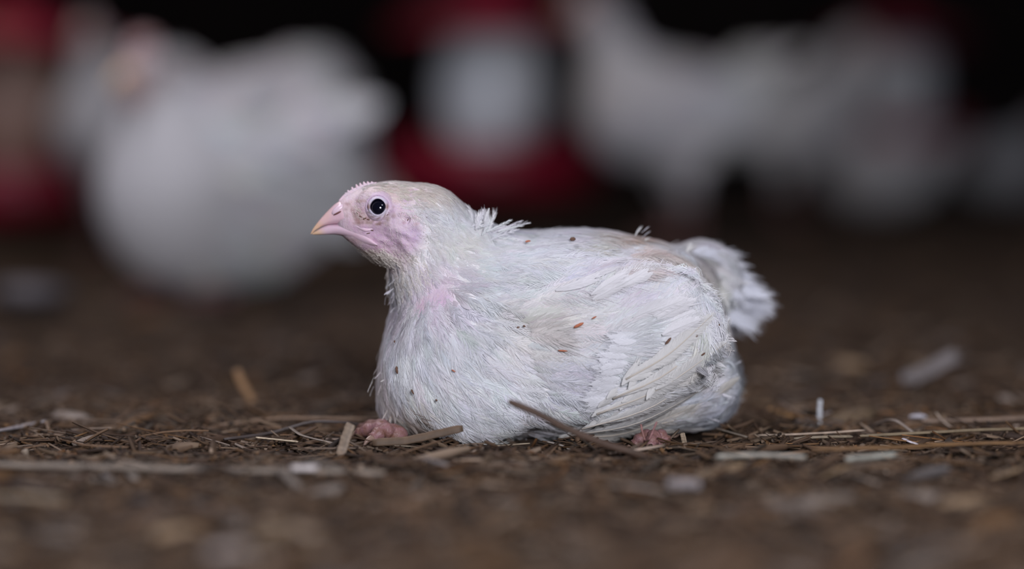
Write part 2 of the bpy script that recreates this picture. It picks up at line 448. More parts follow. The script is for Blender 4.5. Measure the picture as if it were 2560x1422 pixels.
# ------------------------------------------------------------------ feathers
FLOW = np.array([  # px, py, du, dv  (direction in which the feathers lie)
    (1000, 470, 1, .1), (1080, 500, 1, .7), (1060, 560, .8, .6), (1000, 600, .6, .9), (930, 620, .8, .75), (960, 655, .55, .9), (890, 600, .9, .5),
    (1000, 690, .2, 1), (1010, 740, -.1, 1), (1085, 640, .5, .9), (1150, 600, .9, .5), (1090, 760, .3, 1), (1180, 700, .9, .35),
    (990, 850, -.15, 1), (980, 960, .05, 1), (1000, 1060, .5, .8), (1080, 880, .55, .8), (1080, 1020, .5, .9), (1200, 850, .95, .5),
    (1200, 980, .75, .65), (1200, 1080, .6, .6), (1300, 900, 1, .15), (1320, 1020, .8, .5), (1300, 1090, .8, .5), (1250, 620, 1, .2),
    (1250, 730, 1, -.1), (1350, 600, 1, .05), (1350, 720, 1, -.18), (1450, 590, 1, .1), (1450, 680, 1, -.35), (1550, 660, 1, -.55), (1550, 600, 1, .2),
    (1400, 800, 1, -.1), (1400, 900, 1, .02), (1500, 760, 1, -.4), (1600, 720, 1, -.45), (1620, 820, 1, -.42), (1500, 860, 1, -.1),
    (1480, 960, 1, .1), (1450, 1040, 1, .1), (1560, 960, 1, -.3), (1550, 1060, 1, -.15), (1680, 900, .85, -.6), (1700, 1000, 1, -.4), (1680, 1070, 1, -.02),
    (1640, 620, .9, .5), (1710, 680, .6, .8), (1750, 760, .35, .95), (1790, 840, .45, .9), (1800, 930, .75, .6), (1780, 1020, .9, .2),
    (1780, 640, 1, .5), (1820, 700, 1, .6), (1800, 780, .8, .75)], float)
def flow(u, v):
    d2 = (u[:, None] - FLOW[:, 0]) ** 2 + (v[:, None] - FLOW[:, 1]) ** 2 + 400
    wgt = 1 / d2 ** 1.6
    d = (wgt[:, :, None] * norm(FLOW[:, 2:])).sum(1) / wgt.sum(1)[:, None]
    return norm(d)
def inside(u, v, poly):
    poly = np.asarray(poly, float); r = np.zeros(u.shape, bool)
    for (x0, y0), (x1, y1) in zip(poly, np.roll(poly, -1, 0)):
        c = ((y0 > v) != (y1 > v)) & (u < (x1 - x0) * (v - y0) / (y1 - y0 + 1e-12) + x0)
        r ^= c
    return r
WING = [(1290, 770), (1420, 690), (1560, 650), (1670, 660), (1735, 720), (1765, 800), (1790, 880), (1730, 990), (1600, 1075), (1430, 1065), (1340, 960)]
BALD = [(1090, 742, 58, 62), (1030, 583, 36, 44)]

def press(X, limit):
    """lower points that stand more than limit above the body's surface"""
    f = X.reshape(-1, 3); qn = [BVH.find_nearest(Vector(a))[:2] for a in f.tolist()]
    q = np.array([a[0] for a in qn]); nn = np.array([a[1] for a in qn])
    h = ((f - q) * nn).sum(1)
    return (nn * np.maximum(h - np.broadcast_to(limit, X.shape[:-1]).reshape(-1), 0)[:, None]).reshape(X.shape)
def feather_geo(geo, P, N, D, L, W, lift, curl, nb, bw, fluff, C, card=True, barbs=True, rg=rng, rigid=0.0, shaft=False, hug=0.0, loft_=.0012):
    """feathers with a vane and separate barbs along both edges. P,N,D (n,3); L,W,lift,curl (n)"""
    n = len(P)
    if n == 0: return
    D = norm(D - N * (D * N).sum(1, keepdims=True)); B = np.cross(N, D)
    if hug:                                       # bend each feather so that its tip lies back on the body
        Lh = np.broadcast_to(np.asarray(L, float), n); lf = np.broadcast_to(np.asarray(lift, float), n)
        tip = P + D * Lh[:, None]
        q = np.array([BVH.find_nearest(Vector(a))[0] for a in tip.tolist()])
        dl = np.clip(((q - tip) * N).sum(1) / Lh + hug * rg.uniform(.4, 1.6, n), -1.1, .2)
        curl = lf - dl
    L, W, lift, curl = [np.broadcast_to(np.asarray(a, float), n)[:, None] for a in (L, W, lift, curl)]
    side = rg.normal(0, .10 * (1 - rigid), (n, 1))
    SN = norm(N - D * .12 + rg.normal(0, .09, (n, 3)))
    def rachis(t):   # t (n,k)
        return (P[:, None] + D[:, None] * (L * t)[..., None] + N[:, None] * (L * (lift * t - curl * t ** 2))[..., None] + B[:, None] * (L * side * t ** 2)[..., None])
    prof = lambda t: np.clip(1.25 * np.sqrt(np.clip(t, 0, 1)) * (1 - np.clip(t, 0, 1) ** 3) + .12 * (1 - t), 0, 1.2)
    if card:
        k = 7
        t = np.broadcast_to(np.linspace(0, .98, k), (n, k)); c = np.array([-1, -.5, 0, .5, 1.])
        R = rachis(t)
        wob = 1 + rg.normal(0, .10, (n, k, 5)); wd = (W * prof(t))[..., None] * c * (.72 + .28 * rigid) * wob
        V = R[:, :, None] + B[:, None, None] * wd[..., None] - N[:, None, None] * (np.abs(wd) * .35 * np.abs(c))[..., None]
        V = V + D[:, None, None] * (np.abs(wd) * .5)[..., None]
        if hug: V = V - press(V, loft_ * .7)
        a, b, d = np.meshgrid(np.arange(n), np.arange(k - 1), np.arange(4), indexing='ij')
        i0 = a * k * 5 + b * 5 + d
        F = np.stack([i0, i0 + 1, i0 + 6, i0 + 5], -1).reshape(-1, 4)
        geo.add(V, F, np.repeat(C, k * 5, 0), (SN[:, None, None] + B[:, None, None] * (c * .25)[None, None, :, None] + np.zeros((n, k, 5, 1))).reshape(-1, 3))
    if shaft:
        k = 8
        t = np.broadcast_to(np.linspace(0, .95, k), (n, k)); R = rachis(t) + N[:, None] * .0004
        r = (np.linspace(1, .2, k) * .0005)[None, :, None]
        V = np.stack([R - B[:, None] * r, R + N[:, None] * r * 1.2, R + B[:, None] * r], 2)
        a, b, d = np.meshgrid(np.arange(n), np.arange(k - 1), np.arange(2), indexing='ij')
        i0 = a * k * 3 + b * 3 + d
        geo.add(V, np.stack([i0, i0 + 1, i0 + 4, i0 + 3], -1).reshape(-1, 4), np.repeat(C * .93, k * 3, 0))
    if barbs:
        t = np.clip(.10 + .90 * (np.arange(nb) + rg.uniform(-.4, .4, (n, 2, nb))) / nb, .05, 1).reshape(n, 2 * nb)
        s = np.repeat([-1., 1.], nb)[None, :]
        R = rachis(t)
        ang = np.radians(46 - 26 * t) + rg.normal(0, .12 + .1 * (1 - rigid), t.shape)
        if fluff > .5: ang = ang * .7
        bl = (W * prof(np.minimum(t, .93)) / np.maximum(np.sin(ang), .3)) * rg.uniform(.75, 1.12, t.shape)
        Dr = D[:, None] * np.cos(ang)[..., None] + B[:, None] * (s * np.sin(ang))[..., None]
        jit = rg.normal(0, .04, t.shape + (1,)) * fluff
        Nn = N[:, None]
        dr = (lift - 2 * curl * t)[..., None]     # follow the slope of the rachis
        m = R + Dr * (bl * .55)[..., None] + Nn * (bl[..., None] * (.5 * dr * np.cos(ang)[..., None] + jit * .5 + .02))
        e = R + Dr * bl[..., None] + D[:, None] * (bl * .15)[..., None] + Nn * (bl[..., None] * (1.0 * dr * np.cos(ang)[..., None] + jit - .12))
        if hug:
            dn = press(e, .0008 + loft_ + .5 * hug * L * rg.uniform(.5, 1.5, t.shape) * t)
            e = e - dn; m = m - .38 * dn
        Wv = norm(np.cross(np.broadcast_to(Nn, Dr.shape), Dr)) + Nn * rg.normal(0, .15, t.shape + (1,))
        bwv = bw * rg.uniform(.6, 1.3, t.shape + (1,))
        V = np.stack([R - Wv * bwv * .8, R + Wv * bwv * .8, m - Wv * bwv, m + Wv * bwv, e - Wv * bwv * .25, e + Wv * bwv * .25], 2)
        i0 = np.arange(n * 2 * nb)[:, None] * 6
        F = np.concatenate([i0 + [0, 1, 3, 2], i0 + [2, 3, 5, 4]])
        cc = np.repeat(C, 2 * nb, 0) * (1 + rg.normal(0, .03, (n * 2 * nb, 1)))
        geo.add(V, F, np.repeat(cc, 6, 0), np.repeat((SN[:, None] + B[:, None] * (s * .12)[..., None] + rg.normal(0, .05, t.shape + (3,))).reshape(-1, 3), 6, 0))

fa = np.linalg.norm(np.cross(BV[BF[:, 2]] - BV[BF[:, 0]], BV[BF[:, 3]] - BV[BF[:, 1]]), axis=1) / 2
fc = BV[BF].mean(1); fnrm = norm(BN[BF].mean(1)); fu, fv = pix(fc)
def sample(n, wgt):
    p = fa * wgt; i = rng.choice(len(fa), n, p=p / p.sum())
    q = BV[BF[i]]; a, b = rng.random((2, n, 1))
    P = (q[:, 0] * (1 - a) + q[:, 1] * a) * (1 - b) + (q[:, 3] * (1 - a) + q[:, 2] * a) * b
    return P, fnrm[i], *pix(P)
FSPOTS = [(1360, 925, 40, 40, (.72, .71, .78), .5), (1425, 930, 44, 70, (.70, .66, .79), .45), (1490, 588, 60, 14, (.62, .46, .36), .75), (1555, 640, 30, 30, (.70, .54, .46), .55), (1500, 690, 70, 18, (.76, .62, .54), .5), (1640, 640, 60, 20, (.70, .60, .50), .6),  # violet spot beside the parted coverts is shade painted into the tint
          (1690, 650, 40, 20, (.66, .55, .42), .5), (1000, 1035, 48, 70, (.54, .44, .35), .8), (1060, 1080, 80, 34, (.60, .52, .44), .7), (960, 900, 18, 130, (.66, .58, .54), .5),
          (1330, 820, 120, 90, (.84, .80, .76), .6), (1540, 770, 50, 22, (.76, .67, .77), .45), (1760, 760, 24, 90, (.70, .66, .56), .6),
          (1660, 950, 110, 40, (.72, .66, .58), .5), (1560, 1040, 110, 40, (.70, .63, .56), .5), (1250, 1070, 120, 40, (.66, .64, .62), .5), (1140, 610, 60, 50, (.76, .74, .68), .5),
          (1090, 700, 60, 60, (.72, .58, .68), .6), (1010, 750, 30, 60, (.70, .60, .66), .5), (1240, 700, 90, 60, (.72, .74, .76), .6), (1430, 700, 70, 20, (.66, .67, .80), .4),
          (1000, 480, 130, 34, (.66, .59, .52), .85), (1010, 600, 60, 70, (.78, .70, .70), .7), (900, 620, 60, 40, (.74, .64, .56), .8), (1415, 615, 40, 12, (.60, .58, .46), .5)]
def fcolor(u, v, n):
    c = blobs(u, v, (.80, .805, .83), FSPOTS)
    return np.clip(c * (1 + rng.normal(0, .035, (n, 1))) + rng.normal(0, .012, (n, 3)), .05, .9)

# density (per area) by place
head_zone = (fu < 1010) & (fv < 640)
face = inside(fu, fv, [(820, 480), (935, 470), (985, 490), (1010, 530), (1060, 560), (1060, 620), (1000, 640), (940, 620), (860, 610), (820, 590)])
under = (fc[:, 2] < .006)
bald = np.zeros(len(fu))
for x, y, rx, ry in BALD: bald = np.maximum(bald, np.exp(-(((fu - x) / rx) ** 2 + ((fv - y) / ry) ** 2) ** 2))
wmask = inside(fu, fv, WING)
near = fnrm[:, 1] < .15

def dirs(u, v, n, jit):
    d = flow(u, v); a = rng.normal(0, jit, n)
    d = np.stack([d[:, 0] * np.cos(a) - d[:, 1] * np.sin(a), d[:, 0] * np.sin(a) + d[:, 1] * np.cos(a)], 1)
    return np.stack([d[:, 0], np.zeros(n), -d[:, 1]], 1)

plum = Geo()
# 1. short head and nape feathers
P, N, u, v = sample(1500, ((fv < 600) & (fu < 1190) & ~face & ~under) * 1.0)
n = len(P); L = np.interp(u, [930, 1000, 1150], [.004, .0055, .010]) * rng.uniform(.8, 1.25, n)
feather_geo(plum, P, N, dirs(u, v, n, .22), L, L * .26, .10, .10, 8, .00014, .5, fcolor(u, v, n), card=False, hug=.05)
# 2. bristles and thin strand feathers over chin, throat, lores and cheeks
thr = inside(fu, fv, [(840, 585), (900, 612), (950, 612), (1000, 620), (1060, 640), (1060, 690), (990, 700), (960, 680), (880, 640)])
P, N, u, v = sample(520, thr * 1.0)
n = len(P); L = rng.uniform(.009, .020, n)
feather_geo(plum, P, N, dirs(u, v, n, .22), L, L * .06, .26, .16, 6, .00018, .8, np.clip(.25 * fcolor(u, v, n) + .75 * np.array([[.88, .83, .77]]) * rng.uniform(.85, 1.05, (n, 1)), 0, .92), card=False)
lore = inside(fu, fv, [(868, 495), (905, 478), (935, 470), (985, 478), (1030, 520), (1050, 550), (1000, 545), (985, 505), (940, 480), (905, 500), (905, 540), (880, 545)])
P, N, u, v = sample(420, lore * 1.0)
n = len(P); L = rng.uniform(.003, .0062, n)
feather_geo(plum, P, N, dirs(u, v, n, .35), L, L * .06, .22, .16, 4, .00013, .5, np.array([[.86, .80, .74]]) * rng.uniform(.85, 1.05, (n, 1)), card=False)
ck = inside(fu, fv, [(960, 560), (1000, 545), (1060, 550), (1065, 620), (1010, 640), (950, 610), (930, 590)])
P, N, u, v = sample(170, ck * 1.0)
n = len(P); L = rng.uniform(.004, .009, n)
feather_geo(plum, P, N, dirs(u, v, n, .3), L, L * .05, .18, .14, 4, .00012, .5, np.array([[.86, .80, .80]]) * rng.uniform(.85, 1.05, (n, 1)), card=False)
# 3. neck: small soft feathers, thin over the bare patch
wn = ((fv > 560) & (fu < 1260) & ((fv < 800) | (fu < 1000)) & ~face & ~under) * (1 - .93 * bald)
P, N, u, v = sample(2300, wn * np.where((fu < 1100) & (fv > 640), .8, 1))
n = len(P); L = np.interp(v, [560, 650, 800], [.009, .012, .017]) * rng.uniform(.75, 1.25, n)
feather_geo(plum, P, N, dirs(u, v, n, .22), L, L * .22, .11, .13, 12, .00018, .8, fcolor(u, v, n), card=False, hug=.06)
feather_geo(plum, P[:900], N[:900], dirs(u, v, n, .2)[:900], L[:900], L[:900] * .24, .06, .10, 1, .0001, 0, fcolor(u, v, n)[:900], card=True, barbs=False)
# 4. breast, flank, back, rump: soft contour feathers
rear_fan = inside(fu, fv, [(1600, 800), (1740, 720), (1800, 800), (1815, 900), (1770, 1010), (1700, 1090), (1420, 1095), (1450, 1020)]) & near
wb = np.where(rear_fan, .10, 1.0) * ((fu > 950) & ((fv > 740) | (fu > 1180)) & ~under) * np.where(wmask & near, .25, 1.0) * np.where(inside(fu, fv, [(930, 440), (1180, 440), (1190, 720), (930, 720)]), 0, 1)
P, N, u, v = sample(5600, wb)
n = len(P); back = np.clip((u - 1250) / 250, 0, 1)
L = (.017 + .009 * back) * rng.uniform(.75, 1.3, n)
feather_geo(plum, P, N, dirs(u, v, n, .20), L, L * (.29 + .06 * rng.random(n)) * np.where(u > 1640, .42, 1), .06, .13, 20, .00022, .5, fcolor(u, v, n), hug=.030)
# fluffy hind flank below the wing tips
P, N, u, v = sample(420, inside(fu, fv, [(1640, 1000), (1740, 930), (1800, 850), (1860, 900), (1850, 1000), (1790, 1070), (1640, 1095)]) * (fc[:, 2] > .002) * 1.0)
n = len(P); L = rng.uniform(.014, .024, n); D = dirs(u, v, n, .22) * .4 + np.array([[.9, 0, -.12]])
feather_geo(plum, P, N, norm(D), L, L * rng.uniform(.2, .3, n), .10, .12, 18, .0002, .9, np.clip(fcolor(u, v, n) * [.97, .98, 1.01], 0, .9), card=False, hug=.15, loft_=.004)
# loose downy wisps that break the outline
P, N, u, v = sample(420, wb * (fu > 940))
n = len(P); L = rng.uniform(.006, .014, n)
feather_geo(plum, P, N, dirs(u, v, n, .45), L, L * .26, .20, .12, 9, .00010, 1.0, fcolor(u, v, n), card=False, hug=.16, loft_=.003)
# ruffled tufts on the nape and one quill standing out behind the neck
def tuft(px, py, du, dv, L, n_, W=.22, lift=.5, spread=.25, curl=.1, bw=.00011):
    p, nn = hit(px, py)
    if p is None: return
    P = p + rng.normal(0, .0025, (n_, 3)); N = np.repeat([nn], n_, 0)
    a = rng.normal(0, spread, n_); d0 = math.atan2(dv, du)
    D = np.stack([np.cos(d0 + a), rng.normal(0, .1, n_), -np.sin(d0 + a)], 1)
    Nn = norm(np.cross(np.cross(D, N), D) + 1e-6)
    LL = L * rng.uniform(.7, 1.15, n_)
    feather_geo(plum, P, Nn, norm(D), LL, LL * W, 0, curl, 16, bw, .9, fcolor(np.full(n_, px), np.full(n_, py), n_), card=False, shaft=L > .012)
tuft(1195, 578, .35, -1, .012, 9, W=.20)
tuft(1212, 585, .1, -1, .013, 6, W=.22)
tuft(1185, 575, .9, -.6, .010, 8, W=.10)
tuft(1225, 590, .86, -.42, .021, 3, W=.10, spread=.05)
tuft(1235, 588, .86, -.40, .020, 3, W=.10, spread=.05)
tuft(1590, 603, .4, -.4, .008, 5)
tuft(1720, 640, .5, -.5, .010, 5)
tuft(955, 872, -1, -.05, .006, 4, W=.30, spread=.4)
tuft(958, 910, -.6, .9, .007, 6)
for _x, _y, _du, _dv in ((980, 715, -.7, .8), (975, 735, -.8, .6), (983, 750, -.6, .9), (978, 700, -.6, .9), (985, 690, -.4, 1), (952, 935, -.7, .8), (950, 960, -.6, .9), (958, 1010, -.5, .9), (972, 1050, -.3, 1), (1810, 905, .9, .2), (1826, 930, .9, -.3), (1815, 960, .9, .1), (1800, 1000, .9, .2), (1780, 1035, .9, .1), (1740, 1070, 1, 0), (1700, 1082, 1, .05)):
    for _q in range(3): tuft(_x + rng.uniform(2, 14) * (1 if _x < 1300 else -1), _y + rng.uniform(-12, 12), _du * .6, _dv, .0075, 2, W=.13, spread=.4, bw=.00008)
tuft(1800, 975, .75, -.66, .016, 3, W=.2, spread=.06)
tuft(1000, 1085, .7, .75, .014, 12, W=.12)
for _x in range(1010, 1420, 22):
    tuft(_x, 1090 + rng.uniform(-6, 6), .8, .5, .014, 4, W=.16)
plumage = plum.build('plumage', M_FEATHER, chicken)
plumage['label'] = 'soft white contour feathers'

# wings: coverts as the wing's own mesh, flight feathers as its parts
wings = {}
for side, nm in ((-1, 'near'), (1, 'far')):
    g = Geo()
    sel = wmask & ((fnrm[:, 1] * side) > .05)
    fan = inside(fu, fv, [(1490, 1040), (1640, 880), (1770, 790), (1810, 830), (1800, 930), (1740, 1085), (1450, 1085)])
    P, N, u, v = sample(1150, sel * np.where(fan, .03, 1.0))
    n = len(P)
    L = (.018 + .012 * np.clip((u - 1300) / 350, 0, 1)) * rng.uniform(.8, 1.25, n)
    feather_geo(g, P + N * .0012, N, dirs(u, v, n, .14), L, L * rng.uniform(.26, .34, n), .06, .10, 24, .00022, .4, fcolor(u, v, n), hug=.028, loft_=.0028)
    if side < 0:                                    # parted coverts whose bright ends point forward
        for y0 in range(838, 1010, 13):
            x0 = 1592 - (y0 - 838) * .42
            p, nn = hit(x0, y0)
            if p is None: continue
            m = 3
            PP = p + nn * .0035 + rng.normal(0, .001, (m, 3)); NN = np.repeat([nn], m, 0)
            a = rng.normal(.08, .12, m)
            D = np.stack([-np.cos(a), np.zeros(m), -np.sin(a)], 1)
            feather_geo(g, PP, NN, D, rng.uniform(.011, .020, m), .0036, .09, .05, 16, .00014, .5, np.array([[.81, .81, .84]]) * rng.uniform(.93, 1.05, (m, 1)))
        # ruffled edge of the secondary coverts, ends pointing up to the right
        for (x0, y0, du, dv, LL, WW) in ((1640, 800, 1, -.5, .026, .005), (1655, 815, 1, -.55, .024, .0045), (1630, 785, 1, -.45, .024, .005), (1648, 835, 1, -.5, .026, .005),
                                         (1500, 735, 1, -.8, .022, .0035), (1480, 745, 1, -.55, .026, .004), (1540, 720, 1, -.5, .024, .004), (1640, 770, 1, -.4, .022, .005),
                                         (1660, 860, 1, -.5, .026, .005), (1590, 800, 1, -.35, .026, .006), (1400, 740, 1, -.25, .028, .004), (1450, 715, 1, -.4, .026, .004)):
            p, nn = hit(x0, y0)
            if p is None: continue
            m = 2
            PP = p + nn * .003 + rng.normal(0, .0012, (m, 3)); D = np.repeat([[du, 0, -dv]], m, 0) + rng.normal(0, .06, (m, 3))
            feather_geo(g, PP, np.repeat([nn], m, 0), D, LL, WW, .14, .10, 18, .00014, .4, np.full((m, 3), (.82, .81, .83)), rigid=.5, shaft=True)
    wg = g.build('wing', M_FEATHER, chicken)
    wings[side] = wg
wings[-1]['label'] = 'near folded wing drooping to the litter'

FLIGHT = [((1395, 1088), (1540, 1098), (1695, 1092), .0050), ((1400, 1080), (1560, 1088), (1748, 1060), .0060), ((1410, 1075), (1560, 1065), (1725, 1005), .0055),
          ((1425, 1068), (1590, 1035), (1765, 955), .0060), ((1455, 1050), (1620, 1000), (1778, 900), .0060), ((1490, 1020), (1640, 960), (1792, 850), .0060),
          ((1530, 985), (1660, 925), (1798, 808), .0058), ((1560, 940), (1665, 880), (1770, 790), .0052), ((1610, 1060), (1720, 1030), (1842, 948), .0065), ((1560, 1085), (1650, 1075), (1742, 1066), .0050)]
for side in (-1, 1):
    for i, (a, b, c, W) in enumerate(FLIGHT):
        g = Geo()
        off = .0030 + .0006 * i if i < 8 else .0012
        pts, nr = [], []
        for q in (a, b, c):
            p, nn = hit(*q, lift=off)
            if p is None:
                p = at(q[0], q[1], (pts[-1][1] + .012) if pts else .0); nn = nr[-1] if nr else np.array([0, -1, 0])
            p = p.copy(); p[2] = max(p[2], .003)
            pts.append(p); nr.append(nn)
        C = spline(pts, 12)
        Nm = norm(np.mean(nr, 0))
        if side > 0:                                # the far wing mirrors the near one about the bird's long axis
            C = C * [1, -1, 1] + [0, .112, 0]; Nm = Nm * [1, -1, 1]
        # vane along the curve with fine barbs
        T = norm(np.gradient(C, axis=0)); Bv = norm(np.cross(np.broadcast_to(Nm, T.shape), T)); t = np.linspace(0, 1, 12)
        wd = W * np.clip(np.minimum(.15 + 2.2 * t, 1) * np.sqrt(np.clip(1 - t ** 5, 0, 1)), .04, 1)
        cs = np.linspace(-1, 1, 7)
        V = C[:, None] + Bv[:, None] * (wd[:, None] * cs * (1 + rng.normal(0, .03, (12, 7))))[..., None] + Nm * (.0009 * (1 - cs ** 2))[None, :, None] + T[:, None] * (np.abs(cs) * .003)[None, :, None]
        FN = norm(Nm + Bv[:, None] * (cs * .35)[None, :, None] + np.zeros((12, 7, 3)))
        ii, jj = np.meshgrid(np.arange(11), np.arange(6), indexing='ij'); i0 = ii * 7 + jj
        colr = np.array((.78, .77, .76)) * rng.uniform(.93, 1.05) + (rng.random() < .4) * np.array((.0, -.015, -.045))
        g.add(V, np.stack([i0, i0 + 1, i0 + 8, i0 + 7], -1).reshape(-1, 4), colr, FN.reshape(-1, 3))
        sv, sf = tube(C + Nm * .0008, np.linspace(.0007, .0002, 12), 6); g.add(sv, sf, colr * [.95, .88, .80])
        # loose barbs along both edges
        k = 260
        tt = rng.uniform(.05, .98, k); sgn = rng.choice([-1, 1], k)
        idx = tt * 11; i1 = np.clip(idx.astype(int), 0, 10); fr = (idx - i1)[:, None]
        p0 = C[i1] * (1 - fr) + C[i1 + 1] * fr; t0 = T[i1]; b0 = Bv[i1]; w0 = np.interp(tt, t, wd)[:, None]
        e0 = p0 + b0 * (sgn[:, None] * w0 * rng.uniform(.1, .6, (k, 1))) + t0 * .001 + Nm * .0011; e1 = p0 + b0 * (sgn[:, None] * w0 * rng.uniform(1.0, 1.25, (k, 1))) + t0 * rng.uniform(.004, .007, (k, 1)) + Nm * rng.normal(.0004, .0005, (k, 1))
        wv = norm(np.cross(e1 - e0, Nm)) * .00014
        Vb = np.stack([e0 - wv, e0 + wv, e1 + wv * .3, e1 - wv * .3], 1); g.add(Vb, np.arange(4 * k).reshape(k, 4), colr, Nm)
        # downy coverts over the root
        m = 5; q = np.linspace(0, .26, m); qi = q * 11; q0 = qi.astype(int); qf = (qi - q0)[:, None]
        PP = C[q0] * (1 - qf) + C[q0 + 1] * qf - T[q0] * .004 + Nm * .0012 + Bv[q0] * rng.normal(0, W * .5, (m, 1))
        feather_geo(g, PP, np.repeat([Nm], m, 0), T[q0] + rng.normal(0, .15, (m, 3)), rng.uniform(.014, .02, m), .0045, .07, .08, 16, .0002, .6, np.repeat([colr], m, 0))
        g.build('flight_feather', M_FEATHER, wings[side])

# tail: a soft fan behind the rump
tg = Geo()
TAIL = [((1725, 628), (1790, 655)), ((1730, 640), (1822, 682)), ((1735, 655), (1852, 704)), ((1745, 675), (1868, 728)), ((1750, 700), (1893, 748)), ((1755, 720), (1912, 774)),
        ((1755, 735), (1893, 792)), ((1752, 748), (1872, 806)), ((1750, 756), (1848, 818)), ((1745, 756), (1822, 820))]
tail_c = at(1755, 700, .105)
tb = Geo()
for rep in range(30):
    i = rng.integers(0, len(TAIL)); (a, b) = TAIL[i]
    a = np.array(a) + rng.normal(0, 12, 2); b = np.array(a) + (np.array(TAIL[i][1]) - TAIL[i][0]) * rng.uniform(.7, .97) + rng.normal(0, 8, 2)
    ya = .105 + rng.normal(0, .012)
    p, q = at(*a, ya), at(*b, ya + .012 + rng.normal(0, .006)); d = q - p
    feather_geo(tb, p[None], norm(np.array([[rng.normal(0, .15), -1, .15]])), norm(d[None]), np.linalg.norm(d), .0065, .02, .06, 20, .0002, .9, np.array([[.70, .71, .77]]) * rng.uniform(.9, 1.08))
# rump fluff around the tail head
P, N, u, v = sample(500, inside(fu, fv, [(1640, 590), (1750, 590), (1860, 660), (1850, 830), (1760, 800)]) * (fc[:, 1] > .06))
n = len(P); L = rng.uniform(.012, .022, n)
feather_geo(tb, P, N, dirs(u, v, n, .25), L, L * .3, .10, .12, 14, .00018, .8, fcolor(u, v, n), hug=.10, loft_=.004)
tail = tb.build('tail', M_FEATHER, chicken)
for k, (a, b) in enumerate(TAIL):
    g = Geo()
    ya = .100 + .003 * k
    p, q = at(*a, ya), at(*b, ya + .014); d = q - p
    feather_geo(g, p[None], norm(np.array([[0, -1, .25]])), norm(d[None]), np.linalg.norm(d), .0072, .02, .05, 30, .0002, .8, np.array([[.70, .71, .77]]), rigid=.3, shaft=True)
    g.build('tail_feather', M_FEATHER, tail)

# ------------------------------------------------------------------ eyes, beak, comb, feet of the sitting chicken
def eye_side(s):
    px, py = EYE_PX
    c = at(px, py, -.0055)
    c = np.array([c[0], -.0042, c[2]])
    nrm = norm(np.array([-.10, -1, .06]))
    if s > 0: c = c * [1, -1, 1] + [0, .024, 0]; nrm = nrm * [1, -1, 1]
    ex = norm(np.cross(nrm, [0, 0, 1.])) * (1 if s < 0 else -1); ex = ex if ex[0] > 0 else -ex
    ez = norm(np.cross(ex, nrm)); ez = ez if ez[2] > 0 else -ez
    # eyeball
    a, b = np.meshgrid(np.linspace(0, math.pi, 25), np.linspace(0, 2 * math.pi, 48, endpoint=False), indexing='ij')
    R = .0068; ce = c + ex * .0003 - ez * .0010 - nrm * .0024
    V = ce + R * (np.sin(a) * np.cos(b))[..., None] * ex + R * (np.sin(a) * np.sin(b))[..., None] * ez + R * np.cos(a)[..., None] * nrm
    i, j = np.meshgrid(np.arange(24), np.arange(48), indexing='ij')
    F = np.stack([i * 48 + j, i * 48 + (j + 1) % 48, (i + 1) * 48 + (j + 1) % 48, (i + 1) * 48 + j], -1).reshape(-1, 4)
    eb = mesh('eye', V, F, M_EYE, chicken)
    # lids: ring of folded skin (radius, height above the eye's centre plane)
    prof = [(.0043, .0028), (.0045, .0037), (.0050, .0040), (.0057, .0036), (.0064, .0030), (.0069, .0023), (.0073, .0025), (.0079, .0021), (.0085, .0013), (.0091, .0004), (.0098, -.0010), (.0104, -.0026), (.0110, -.0044)]
    cols = [(.10, .09, .13), (.28, .27, .36), (.46, .44, .54), (.54, .50, .60), (.54, .47, .58), (.34, .22, .34), (.52, .38, .52), (.56, .43, .55), (.55, .42, .52), (.56, .43, .51), (.56, .42, .50), (.56, .42, .50), (.56, .42, .50)]
    k = 64; th = np.linspace(0, 2 * math.pi, k, endpoint=False)
    V, C = [], []
    for (r, h), cc in zip(prof, cols):
        sx = 1 + .05 * (r < .006) ; sz = 1.10 if r < .005 else 1.0
        hh = h + .0005 * (abs(r - .0069) < .0003) * np.clip(-np.sin(th) * 2, 0, 1)
        almond = 1 + .10 * np.abs(np.cos(th)) ** 6 * (r < .006)
        V.append(c + r * (np.cos(th) * almond)[:, None] * ex + r * sz * np.sin(th)[:, None] * ez + (hh - .0010 * np.cos(th) ** 2 * (r > .006))[:, None] * nrm)
        cv = np.repeat([cc], k, 0).astype(float)
        corner = np.exp(-((np.abs(np.cos(th)) - 1) / .06) ** 2) * np.exp(-((r - .0055) / .0012) ** 2)
        cv += (np.array((.20, .09, .05)) - cv) * (corner * .95)[:, None]
        if abs(r - .0069) < .0003: cv += (np.array((.62, .54, .62)) - cv) * np.clip(-np.sin(th) * 3 + .2, 0, 1)[:, None]
        low = (np.sin(th) < -.45) * np.exp(-((r - .0072) / .0011) ** 2) * np.clip(.55 + .6 * np.sin(th * 11 + r * 2500), 0, 1)
        cv += (np.array((.16, .10, .06)) - cv) * (low * .8)[:, None]
        C.append(cv)
    i, j = np.meshgrid(np.arange(len(prof) - 1), np.arange(k), indexing='ij')
    F = np.stack([i * k + j, i * k + (j + 1) % k, (i + 1) * k + (j + 1) % k, (i + 1) * k + j], -1).reshape(-1, 4)
    if s < 0: F = F[:, ::-1]
    mesh('eyelid', np.concatenate(V), F, M_LID, eb, np.concatenate(C))['label'] = 'ring of grey lavender lid folds'
    return eb
eye_side(-1); eye_side(1)

